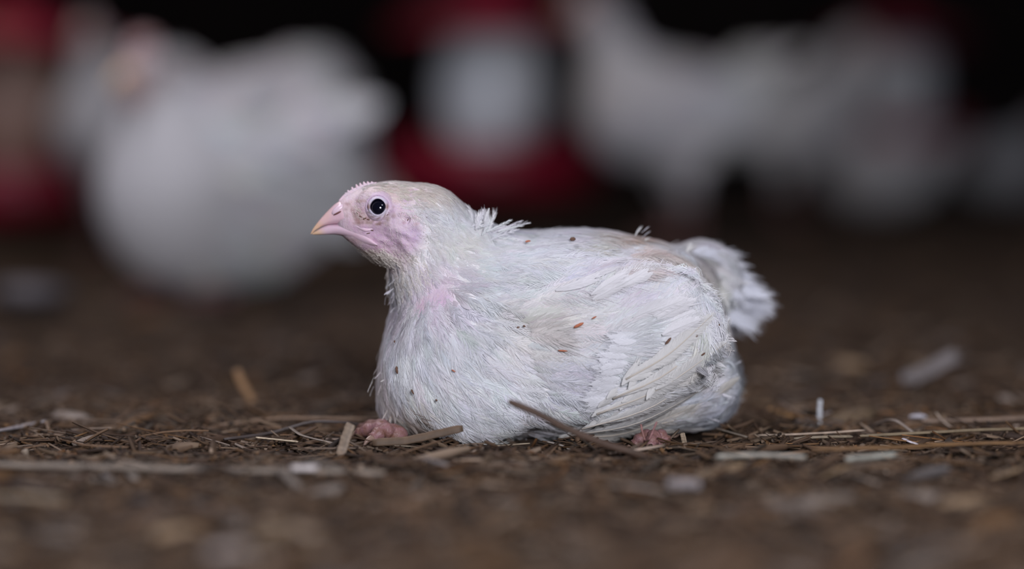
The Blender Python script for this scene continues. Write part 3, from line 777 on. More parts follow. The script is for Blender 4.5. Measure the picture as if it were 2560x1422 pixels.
def beak_loft(st, ec, flat_bottom, yc=.012):
    """stations (px, top, bottom, half width mm): closed loft; section keeps a flat or rounded underside"""
    st = np.asarray(st, float)
    n = 40; s = np.linspace(0, 1, len(st)); t = np.linspace(0, 1, n)
    q = np.stack([np.interp(t, s, st[:, k]) for k in range(4)], 1)
    q = np.stack([spline(st, n)[:, k] for k in range(4)], 1)
    k = 28; a = np.linspace(0, 2 * math.pi, k, endpoint=False)
    V = []
    for px, top, bot, hw in q:
        p, r = at(px, top, yc), at(px, bot, yc)
        zc = r[2] + (p[2] - r[2]) * ec; up, dn = p[2] - zc, zc - r[2]
        y = np.cos(a) * max(hw, .05) / 1000; z = np.where(np.sin(a) > 0, np.sin(a) * up, np.sin(a) * dn)
        y = np.sign(y) * np.abs(y / (max(hw, .05) / 1000)) ** .85 * max(hw, .05) / 1000
        V.append(np.stack([np.full(k, p[0]), yc + y, zc + z], 1))
    V = np.concatenate(V)
    i, j = np.meshgrid(np.arange(n - 1), np.arange(k), indexing='ij')
    F = np.stack([i * k + j, i * k + (j + 1) % k, (i + 1) * k + (j + 1) % k, (i + 1) * k + j], -1).reshape(-1, 4)
    return V, F
UP = [(777, 583, 586, .2), (781, 574, 583, .9), (787, 565, 577, 1.8), (797, 552, 571, 2.9), (808, 539, 565, 4.0), (824, 522, 561, 5.6), (840, 508, 560, 7.4), (858, 502, 560, 9.4), (880, 520, 563, 11.6), (900, 545, 569, 13.6), (915, 560, 574, 15), (928, 571, 576, 15.6)]
V, F = beak_loft(UP, .30, True)
u_, v_ = pix(V)
cU = blobs(u_, v_, (.68, .46, .53), [(785, 575, 26, 30, (.66, .42, .24), .95), (800, 572, 50, 7, (.68, .48, .36), .6), (850, 515, 26, 18, (.58, .42, .44), .5), (815, 530, 16, 26, (.66, .44, .38), .7), (910, 566, 20, 10, (.66, .48, .58), .7)])
ub = mesh('upper_beak', V, F, M_BEAK, chicken, cU); ub['label'] = 'hooked pink upper beak with amber tip'
LOW = [(781, 583, 586, .3), (790, 577, 586.5, 1.5), (805, 568, 586.5, 2.8), (820, 562, 586, 4.2), (838, 560, 586, 6.0), (858, 560, 590, 8.3), (878, 563, 598, 10.4), (898, 569, 608, 12.2), (918, 579, 616, 13.8), (935, 594, 618, 14.9), (946, 606, 615, 15.2)]
V, F = beak_loft(LOW, .62, False)
u_, v_ = pix(V)
cL = blobs(u_, v_, (.67, .49, .58), [(788, 584, 22, 14, (.66, .45, .28), .95), (860, 591, 40, 4, (.50, .32, .38), .6), (905, 578, 26, 8, (.58, .42, .44), .6)])
lb = mesh('lower_beak', V, F, M_BEAK, chicken, cL); lb['label'] = 'lavender lower beak'
def ellipsoid(c, r, rot=0, n=14, k=20):
    a, b = np.meshgrid(np.linspace(0, math.pi, n), np.linspace(0, 2 * math.pi, k, endpoint=False), indexing='ij')
    x, y, z = r[0] * np.cos(a), r[1] * np.sin(a) * np.cos(b), r[2] * np.sin(a) * np.sin(b)
    cs, sn = math.cos(rot), math.sin(rot)
    V = np.stack([c[0] + x * cs - z * sn, c[1] + y, c[2] + x * sn + z * cs], -1).reshape(-1, 3)
    i, j = np.meshgrid(np.arange(n - 1), np.arange(k), indexing='ij')
    return V, np.stack([i * k + j, i * k + (j + 1) % k, (i + 1) * k + (j + 1) % k, (i + 1) * k + j], -1).reshape(-1, 4)
for s in (-1, 1):
    c = at(846, 524, .012 - .0078); c = np.array([c[0], .012 + s * .0060, c[2]])
    V, F = ellipsoid(c, (.0050, .0019, .0023), .62)
    mesh('nostril_flap', V, F, M_BEAK, ub, np.full((len(V), 3), (.66, .50, .58)))
    c = at(843, 533, 0); c = np.array([c[0], .012 + s * .0080, c[2]])
    V, F = ellipsoid(c, (.0028, .0011, .0006), .45)
    mesh('nostril', V, F, M_NOSTRIL, ub)
    # fold of skin at the corner of the mouth
    g = spline([np.array([at(x, y, 0)[0], .012 + s * yy / 1000, at(x, y, 0)[2]]) for x, y, yy in ((868, 561, 9.4), (888, 564, 11.6), (905, 570, 13.2), (918, 574, 14.2), (934, 571, 14.8))], 16)
    V, F = tube(g, np.r_[np.linspace(.0006, .0015, 10), np.linspace(.0015, .0005, 6)], 10); mesh('mouth_fold', V, F, M_BEAK, lb, np.full((len(V), 3), (.66, .48, .57)))

# comb: low ridge with a row of small points
cg = Geo()
ridge = spline([at(x, y, .012) for x, y in ((848, 500), (862, 487), (880, 477), (900, 467), (920, 459), (942, 455))], 30)
V, F = tube(ridge - [0, 0, .0008], np.r_[np.linspace(.0007, .0016, 12), np.linspace(.0016, .0008, 18)], 12); cg.add(V, F)
for x, y, h in ((866, 483, 1.2), (873, 479, 1.8), (884, 473.5, 2.3), (895, 468, 2.5), (904, 464, 2.4), (913, 460, 2.2), (922, 457.5, 1.8), (931, 455, 1.2)):
    p = at(x, y + 4, .012); q = p + np.array([-.40, 0, 1]) * h / 1000 * 1.15
    V, F = tube(spline([p - [0, 0, .0012], p, (p + q) / 2 + [-.0001, 0, 0], q], 8), np.array([1.7, 1.65, 1.55, 1.4, 1.15, .85, .6, .3]) / 1000, 8); cg.add(V, F)
cg.build('comb', M_COMB, chicken)['label'] = 'small toothed pink comb on the forehead'

# feet
def foot(tips, heel, r):
    g = Geo(); claws = []
    heel = np.asarray(heel, float)
    for t in tips:
        t = np.asarray(t, float); m = (heel * .5 + t * .5) + [0, 0, .0035]
        C = spline([heel, m, t], 16); k = np.linspace(0, 1, 16)
        V, F = tube(C, r * (1.12 - .38 * k) * (1 + .13 * np.sin(k * 19)), 14); g.add(V, F)
        d = norm(t - m); claws.append(tube(spline([t - d * .001, t + d * .004 + [0, 0, .0006], t + d * .008 - [0, 0, .0022]], 8), np.linspace(r * .55, .0003, 8), 8))
    V, F = ellipsoid(heel, (r * 1.5, r * 1.5, r * 1.2)); g.add(V, F)
    o = g.build('foot', M_FOOT, chicken)
    for V, F in claws: mesh('claw', V, F, M_CLAW, o)
    return o
h = ground(990, 1082, .007); h[2] = .006
foot([ground(897, 1083, .005), ground(905, 1072, .005), ground(930, 1096, .005)], h, .0050)
h = at(1640, 1098, -.018); h[2] = .003
foot([ground(1585, 1112, .001), ground(1625, 1116, .001), ground(1668, 1112, .001)], h, .0050)

for (x, y, ang, L, Wd) in ((902, 541, .3, .0030, .0007), (912, 546, -.4, .0034, .0008), (921, 549, .2, .0026, .0007), (934, 548, .1, .0036, .0009), (945, 549, -.2, .0030, .0008), (956, 545, -.4, .0034, .0007), (968, 538, -.6, .0030, .0006), (974, 527, -1.0, .0030, .0006), (1020, 549, -1.2, .0030, .0006), (1051, 534, -.9, .0034, .0006), (893, 533, .9, .0022, .0005), (930, 575, .2, .0030, .0008), (921, 583, -.2, .0036, .0006), (1068, 545, 1.0, .0024, .0005)):
    p, nn = hit(x, y, .0002)
    if p is None: continue
    d = np.array([math.cos(ang), 0, -math.sin(ang)]); d = norm(d - nn * (d @ nn))
    L *= .75; V, F = tube(spline([p - d * L / 2, p + nn * .0001, p + d * L / 2], 7), np.array([.3, .8, 1, .7, 1, .7, .25]) * Wd * .55, 6, .6, nn)
    mesh('dirt_fleck', V, F, M_FECK, body)

# flecks of dirt caught on the feathers
for (x, y, ang, L, Wd, m) in ((1447, 813, -.45, .0068, .0011, M_FECK2), (1408, 875, .05, .0060, .0006, M_FECK2), (1667, 851, -.85, .0055, .0009, M_FECK), (1735, 838, -.6, .0020, .0008, M_FECK),
                              (1786, 816, -.6, .0030, .0006, M_FECK), (1005, 924, 1.3, .0048, .0009, M_FECK), (1040, 975, 1.0, .0036, .0006, M_FECK), (1097, 994, .9, .0016, .0006, M_FECK), (1001, 858, 1.3, .0015, .0005, M_FECK),
                              (1291, 829, .2, .0022, .0010, M_FECK), (1318, 807, .2, .0016, .0007, M_FECK), (1432, 613, -.2, .0036, .0014, M_FECK), (1320, 618, -.6, .0036, .0007, M_FECK2), (1137, 925, .5, .0030, .0005, M_FECK2), (1750, 880, -.5, .0030, .0006, M_FECK), (1485, 795, -.5, .0034, .0005, M_FECK2)):
    p, nn = hit(x, y, .0042)
    if p is None: continue
    d = np.array([math.cos(ang), 0, -math.sin(ang)]); d = norm(d - nn * (d @ nn))
    V, F = tube(spline([p - d * L / 2, p + nn * .0003, p + d * L / 2], 7), np.array([.3, .8, 1, .9, 1, .7, .25]) * Wd, 6)
    mesh('dirt_fleck', V, F, m, plumage)

# ------------------------------------------------------------------ floor and litter
def fz(x, y):
    return (.0022 * np.sin(x * 31 + 1.3 * np.sin(y * 17)) * np.cos(y * 27 + x * 11) + .0016 * np.sin(x * 83 + y * 47) + .0012 * np.sin(y * 110 - x * 61)) - .004
gx = np.concatenate([np.linspace(-5, -.62, 40), np.linspace(-.6, .6, 260), np.linspace(.62, 5, 40)])
gy = np.concatenate([np.linspace(-2.6, -.72, 20), np.linspace(-.7, .7, 300), np.linspace(.72, 8.98, 160)])
X, Y = np.meshgrid(gx, gy, indexing='ij')
V = np.stack([X, Y, fz(X, Y)], -1).reshape(-1, 3); ny = len(gy)
i, j = np.meshgrid(np.arange(len(gx) - 1), np.arange(ny - 1), indexing='ij'); i0 = i * ny + j
tag(mesh('floor', V, np.stack([i0, i0 + ny, i0 + ny + 1, i0 + 1], -1).reshape(-1, 4), M_FLOOR), kind='structure')
V = np.array([[-5, 9, -.1], [5, 9, -.1], [5, 9, 3], [-5, 9, 3], [-5, 9.15, -.1], [5, 9.15, -.1], [5, 9.15, 3], [-5, 9.15, 3]], float)
BOX = np.array([[0, 1, 2, 3], [5, 4, 7, 6], [4, 0, 3, 7], [1, 5, 6, 2], [3, 2, 6, 7], [4, 5, 1, 0]])
tag(mesh('wall_back', V, BOX, M_WALL, smooth=False), kind='structure')

PAL = np.array([(.075, .050, .034), (.11, .075, .05), (.05, .032, .022), (.15, .115, .085), (.10, .060, .030), (.035, .024, .018), (.19, .155, .125), (.085, .07, .058), (.24, .21, .19), (.12, .062, .026)]) * [.80, .71, .63]
PW = np.array([.2, .17, .16, .08, .11, .12, .05, .08, .01, .02])
def chips(n, x, y, z, L, Wd, T, yaw, tilt, roll, col):
    """flat bent slivers: three-section boxes"""
    cy, sy = np.cos(yaw), np.sin(yaw)
    D = np.stack([cy * np.cos(tilt), sy * np.cos(tilt), np.sin(tilt)], 1); B0 = np.stack([-sy, cy, 0 * cy], 1); N0 = np.cross(D, B0)
    B = B0 * np.cos(roll)[:, None] + N0 * np.sin(roll)[:, None]; N = np.cross(D, B)
    c = np.stack([x, y, z], 1); bend = rng.normal(0, .06, n)
    vs = []
    for t, ws in ((-.5, .55), (-.1, 1), (.2, .95), (.5, .45)):
        o = c + D * (t * L)[:, None] + N * ((.25 - t * t) * bend * L)[:, None]
        for b, nn in ((-1, -1), (1, -1), (1, 1), (-1, 1)):
            vs.append(o + B * (b * ws * Wd / 2)[:, None] + N * (nn * T / 2)[:, None])
    V = np.stack(vs, 1)
    q = [[s * 4 + k, s * 4 + (k + 1) % 4, s * 4 + 4 + (k + 1) % 4, s * 4 + 4 + k] for s in range(3) for k in range(4)] + [[3, 2, 1, 0], [12, 13, 14, 15]]
    F = (np.arange(n)[:, None, None] * 16 + np.array(q)[None]).reshape(-1, 4)
    return V.reshape(-1, 3), F, np.repeat(col, 16, 0)
lit = Geo()
for (n, y0, y1, l0, l1, xs_) in ((10000, -.75, -.25, .006, .028, .52), (18000, -.25, .22, .004, .022, .52), (8000, .22, .9, .006, .03, .62), (7000, .9, 3.6, .015, .05, 1.3)):
    y = rng.uniform(y0, y1, n); x = rng.uniform(-1, 1, n) * xs_ * (1 + np.maximum(y, 0) * .25)
    L = l0 + (l1 - l0) * rng.random(n) ** 2.2; Wd = L * rng.uniform(.05, .24, n); Wd = np.minimum(Wd, .004 + .006 * (y > .9))
    T = np.minimum(Wd * .35, .0012)
    tilt = rng.normal(0, .24, n); z = fz(x, y) + .001 + np.abs(L * np.sin(tilt)) * .4 + rng.random(n) ** 2 * .004
    V, F, C = chips(n, x, y, z, L, Wd, T, rng.uniform(0, math.pi, n) * .35 + rng.choice([0, math.pi / 2, math.pi * .8], n, p=[.6, .15, .25]), tilt, rng.normal(0, .5, n), PAL[rng.choice(len(PAL), n, p=PW)] * rng.uniform(.45, 1.3, (n, 1)))
    inb = (x > -.078) & (x < .128) & (y > -.012) & (y < .115)
    V[:, 2] -= np.repeat(inb, 16) * .012
    lit.add(V, F, C)
for (n, y0, y1, xs_) in ((380, -.72, -.12, .34), (230, -.12, .25, .42), (350, .25, 1.0, .7)):      # larger flakes
    y = rng.uniform(y0, y1, n); x = rng.uniform(-1, 1, n) * xs_ * (1 + np.maximum(y, 0) * .25)
    L = rng.uniform(.012, .045, n); Wd = L * rng.uniform(.07, .28, n); T = np.full(n, .0009)
    tilt = rng.normal(0, .14, n); roll = rng.normal(0, .45, n)
    inb = (x > -.085) & (x < .135) & (y > -.035) & (y < .125)
    x = np.where(inb & (x < .03), x - .26, np.where(inb, x + .24, x))
    z = fz(x, y) + .0028 + np.abs(L * np.sin(tilt)) * .35 + rng.random(n) * .002
    V, F, C = chips(n, x, y, z, L, Wd, T, rng.normal(0, .5, n) + rng.choice([0, 1.2], n, p=[.75, .25]), tilt, roll, PAL[rng.choice(len(PAL), n, p=PW)] * rng.uniform(.55, 1.4, (n, 1)))
    lit.add(V, F, C)
for (n, y0, y1, xs_) in ((900, -.7, -.1, .34), (1500, -.1, .3, .42), (700, .3, 1.2, .7)):         # fine straw fibres
    y = rng.uniform(y0, y1, n); x = rng.uniform(-1, 1, n) * xs_ * (1 + np.maximum(y, 0) * .25)
    L = .010 + .05 * rng.random(n) ** 2; Wd = rng.uniform(.0005, .0016, n); tilt = rng.normal(0, .10, n)
    inb = (x > -.085) & (x < .135) & (y > -.03) & (y < .125); x = np.where(inb & (x < .03), x - .26, np.where(inb, x + .24, x))
    V, F, C = chips(n, x, y, fz(x, y) + .0035 + np.abs(L * np.sin(tilt)) * .4 + rng.random(n) * .002, L, Wd, Wd * .5, rng.normal(0, .7, n), tilt, rng.normal(0, .4, n), PAL[rng.choice(len(PAL), n, p=PW)] * rng.uniform(.8, 2.2, (n, 1)))
    lit.add(V, F, C)
for (n, y0, y1) in ((170, -.75, -.16), (60, .1, .8)):                                     # pale flakes
    y = rng.uniform(y0, y1, n); x = rng.uniform(-1, 1, n) * (.36 + .3 * np.maximum(y, 0)); x = np.where((y > 0) & (x > -.1) & (x < .15), x + .3, x)
    L = rng.uniform(.01, .034, n); tilt = rng.normal(0, .2, n)
    V, F, C = chips(n, x, y, fz(x, y) + .0045 + np.abs(L * np.sin(tilt)) * .4, L, L * rng.uniform(.15, .4, n), np.full(n, .0009), rng.normal(0, .6, n), tilt, rng.normal(0, .5, n), np.array([(.20, .165, .14), (.17, .15, .145), (.22, .15, .09)])[rng.integers(0, 3, n)] * rng.uniform(.4, 1.1, (n, 1)))
    lit.add(V, F, C)
n = 9000                                                                                   # crumbs
y = rng.uniform(-.6, .35, n); x = rng.uniform(-1, 1, n) * .42
inb = (x > -.08) & (x < .13) & (y > -.02) & (y < .12); x = np.where(inb & (x < .03), x - .26, np.where(inb, x + .24, x))
L = rng.uniform(.0012, .0042, n); V, F, C = chips(n, x, y, fz(x, y) + .0035 + rng.random(n) ** 2 * .003, L, L * rng.uniform(.4, .9, n), L * rng.uniform(.2, .6, n), rng.uniform(0, 6.28, n), rng.normal(0, .6, n), rng.normal(0, .8, n), PAL[rng.choice(len(PAL), n, p=PW)] * rng.uniform(.5, 1.7, (n, 1)))
lit.add(V, F, C)
# trodden bare spots where the other birds rest or stand
for k, V in enumerate(lit.V):
    c = V.reshape(-1, 16, 3).mean(1)
    for px, Yb, rr in ((560, 1.42, .21), (670, 2.05, .21), (290, 2.45, .18), (1680, 2.75, .21)):
        inr = np.hypot(c[:, 0] - at(px, 700, Yb)[0], c[:, 1] - Yb) < rr
        V[:, 2] -= np.repeat(inr, 16) * .045
tag(lit.build('ground_litter', M_LITTER, smooth=False), 'brown crumbled wood shavings and chaff covering the shed floor', 'litter', kind='stuff')

# ---- single straws, stalks and chips that stand out
def stalk(name, label, pts, wid, col, flat=.45, cat='straw', group=None, k=14, taper=(.75, .9), up=(0, 0, 1), n=18):
    C = spline(pts, n); C = C + rng.normal(0, wid * .02, C.shape)
    t = np.linspace(0, 1, n); r = wid / 2 * np.interp(t, [0, .06, .94, 1], [taper[0], 1, 1, taper[1] * .8]) * (1 + rng.normal(0, .02, n))
    V, F = tube(C, r, k, flat, up)
    c = (np.asarray(col, float) * (1 + rng.normal(0, .08, (n, 1))))[:, None] * (1 + rng.normal(0, .22, (1, k, 1)) + rng.normal(0, .05, (n, k, 1))); c = np.clip(c.reshape(-1, 3), .01, .9)
    o = mesh(name, V, F, M_STRAW, None, c)
    return tag(o, label, cat, group)
def G(px, py, z): return ground(px, py, z)
TAN, BRN, DRK, PALE, GREY, ORG, OLV = (.26, .18, .11), (.16, .10, .06), (.06, .042, .035), (.42, .34, .24), (.24, .21, .20), (.26, .14, .06), (.17, .13, .08)
stalk('twig', 'dark blurred twig leaning up across the front of the sitting chicken', [at(1272, 1003, -.10), at(1335, 1030, -.10), at(1400, 1062, -.098), at(1460, 1090, -.096), at(1540, 1118, -.092), at(1620, 1142, -.09)], .0052, (.075, .045, .032), .8, 'twig')
stalk('straw', 'flat brown straw pressed against the chest bottom of the sitting chicken', [at(930, 1106, -.045), at(1020, 1100, -.045), at(1090, 1084, -.045), at(1158, 1070, -.045)], .0050, (.09, .058, .036), .25, up=(0, -1, .3))
stalk('straw', 'thin pale straw lying flat under the belly of the sitting chicken', [at(975, 1114, -.022), at(1120, 1119, -.022), at(1230, 1115, -.022), at(1325, 1108, -.022)], .0018, PALE, .6)
stalk('straw', 'pale split straw end just right of the belly fluff', [at(1368, 1104, -.035), at(1400, 1112, -.036), at(1432, 1126, -.038)], .0024, (.55, .48, .42), .4)
stalk('straw', 'long reddish brown straw lying left of the chest, behind the dark twig', [G(548, 1062, .004), G(690, 1046, .006), G(830, 1046, .006), G(958, 1049, .005)], .0036, (.20, .13, .085), .5)
stalk('twig', 'dark bent twig with pale flecks left of the front foot', [G(560, 1098, .003), G(665, 1084, .004), G(720, 1070, .007), G(782, 1054, .011), G(860, 1056, .010), G(905, 1062, .006)], .0024, (.05, .04, .038), .8, 'twig')
stalk('straw', 'short pale straw with a cut end below the dark bent twig', [G(640, 1093, .006), G(690, 1098, .005), G(745, 1104, .004)], .0022, PALE, .5)
stalk('straw', 'grey brown straw slanting down from the dark bent twig', [G(724, 1068, .009), G(760, 1090, .006), G(845, 1110, .003)], .0026, (.16, .13, .105), .5)
stalk('straw', 'broad flat straw standing upright left of the front foot', [at(878, 1058, -.055), at(866, 1090, -.056), at(850, 1140, -.058)], .0062, (.20, .15, .11), .22, up=(0, -1, .2))
stalk('straw', 'grey straw entering at the left edge above a kinked stem', [G(-20, 1080, .006), at(50, 1066, .06), at(116, 1052, .055)], .0042, (.26, .235, .24), .5)
stalk('straw', 'thin brown stem propping up the grey straw at the left edge', [at(115, 1052, .05), at(128, 1090, .035), at(147, 1132, .02)], .0024, BRN, .6)
stalk('straw', 'tan straw sticking up from the litter well left of the chicken', [at(592, 925, .24), at(612, 970, .245), at(640, 1012, .25)], .0055, (.36, .21, .11), .45, up=(0, -1, 0))
stalk('straw', 'very long blurred pale straw across the left foreground', [at(-40, 1162, -.165), at(220, 1166, -.168), at(480, 1174, -.175), at(760, 1178, -.178), at(960, 1182, -.185)], .0062, (.19, .155, .125), .6)
stalk('wood_chip', 'whitish chip on the end of the long foreground straw', [at(728, 1169, -.19), at(760, 1170, -.19), at(795, 1169, -.19)], .0066, (.62, .56, .54), .5, 'wood chip')
stalk('straw', 'white straw standing straight up right of the chicken', [at(2051, 998, .098), at(2049, 1030, .098), at(2049, 1066, .098)], .0027, (.50, .52, .55), .5, up=(0, -1, 0))
stalk('straw', 'orange brown stalk leaning behind the white upright straw', [at(1920, 1021, .13), at(1990, 1044, .125), at(2060, 1072, .115), at(2120, 1090, .105)], .0046, (.24, .13, .05), .6)
stalk('straw', 'thin grey sprig crossing behind the white upright straw', [at(1990, 1052, .105), at(2035, 1044, .105), at(2078, 1029, .106)], .0016, (.22, .19, .19), .7)
stalk('straw', 'hair thin stem sloping down to the orange stalk', [at(1950, 1002, .14), at(1980, 1022, .13), at(2015, 1040, .12)], .0008, (.2, .16, .14), 1)
stalk('straw', 'bright pale straw lying in focus below the white upright straw', [G(1890, 1088, .003), G(2000, 1085, .004), G(2090, 1080, .005), G(2162, 1075, .006)], .0022, (.44, .34, .26), .5)
stalk('straw', 'long olive straw running off the right edge in focus', [G(2150, 1090, .005), G(2280, 1083, .006), G(2420, 1076, .007), G(2600, 1070, .007)], .0034, OLV, .6)
stalk('straw', 'dull olive straw lying end to end with the long olive straw', [G(1985, 1096, .004), G(2060, 1092, .005), G(2130, 1091, .004)], .0032, (.18, .145, .10), .6)
stalk('straw', 'thin pale needle leaning left above the long olive straw', [at(2340, 1031, .07), at(2358, 1052, .065), at(2388, 1076, .055)], .0014, (.30, .24, .19), .8)
stalk('straw', 'soft brown straw behind the thin leaning needle at the right edge', [G(2305, 1052, .006), G(2420, 1050, .006), G(2600, 1044, .006)], .0046, (.17, .12, .09), .6)
stalk('straw', 'blurred greyish straw slanting upward far right behind', [at(2255, 952, .36), at(2320, 925, .37), at(2392, 886, .38)], .0105, (.20, .18, .18), .4, up=(0, -1, 0))
stalk('straw', 'grey green straw lying blurred in the right foreground', [G(1790, 1142, .008), G(1900, 1138, .008), G(2015, 1143, .008)], .0058, (.25, .235, .20), .5)
stalk('straw', 'short pale green straw right of the grey green one', [G(2118, 1147, .008), G(2180, 1142, .008), G(2238, 1136, .009)], .0056, (.36, .36, .31), .5)
stalk('straw', 'wide orange brown straw in front of the olive straw, right edge', [G(2030, 1122, .007), G(2200, 1120, .008), G(2400, 1110, .008), G(2600, 1106, .008)], .0060, (.15, .082, .035), .4)
stalk('straw', 'white split straw flake below the long olive straw', [G(2258, 1096, .004), G(2275, 1104, .004), G(2295, 1110, .003)], .0028, (.48, .44, .47), .4)
stalk('wood_chip', 'small whitish chip behind the olive straw at right', [G(2278, 1042, .006), G(2295, 1040, .007), G(2312, 1042, .006)], .0052, (.5, .48, .52), .5, 'wood chip')
stalk('straw', 'grey arched straw left of the thin leaning needle', [G(2190, 1060, .004), G(2235, 1050, .010), G(2285, 1082, .003)], .0028, (.2, .165, .14), .5)
stalk('twig', 'reddish sprig rising by the rear foot, the left of two', [at(1612, 1100, -.045), at(1606, 1080, -.045), at(1602, 1060, -.045)], .0018, (.26, .13, .12), .7, 'sprig')
stalk('twig', 'reddish sprig rising by the rear foot, the right of two', [at(1622, 1100, -.045), at(1632, 1078, -.045), at(1642, 1054, -.045)], .0018, (.30, .15, .15), .7, 'sprig')
stalk('bark_chip', 'dark curled bark chip right of the rear foot', [at(1648, 1080, -.01), at(1660, 1088, -.012), at(1684, 1092, -.012), at(1700, 1086, -.012)], .0028, (.09, .055, .04), .6, 'bark chip')
stalk('straw', 'broad pale straw stub standing beside the dark curled bark chip', [at(1706, 1082, -.02), at(1709, 1096, -.022), at(1712, 1110, -.026)], .0032, (.26, .20, .14), .4, up=(0, -1, 0))
stalk('straw', 'thin grey straw slanting to the ground behind the rear feathers', [G(1790, 1070, .006), G(1825, 1080, .005), G(1868, 1092, .003)], .0018, (.2, .165, .13), .6)
stalk('wood_chip', 'pale upright flake left of the bark crumbs near the left edge', [at(62, 1124, -.06), at(63, 1140, -.062), at(64, 1158, -.065)], .0048, (.25, .2, .15), .4, 'wood chip', up=(0, -1, 0))
stalk('wood_chip', 'blurred whitish chip in the lower right foreground', [G(1675, 1212, .005), G(1710, 1210, .006), G(1750, 1214, .005)], .0115, (.27, .24, .24), .5, 'wood chip')
stalk('wood_chip', 'blurred pale chip low in the left foreground near the bottom edge', [G(515, 1385, .007), G(560, 1378, .008), G(615, 1374, .007)], .0100, (.30, .255, .235), .4, 'wood chip')
stalk('wood_chip', 'blurred tan chip in the left foreground below the long pale straw', [G(660, 1310, .007), G(720, 1318, .008), G(790, 1335, .007)], .0100, (.22, .16, .11), .4, 'wood chip')
stalk('straw', 'blurred tan straw at the left edge under the long pale straw', [G(-30, 1243, .007), G(70, 1245, .008), G(165, 1252, .007)], .0080, (.24, .175, .11), .45)
stalk('wood_chip', 'grey mauve chip in deep blur at the left', [G(20, 740, .02), G(75, 735, .03), G(130, 742, .02)], .05, (.085, .08, .09), .5, 'wood chip')

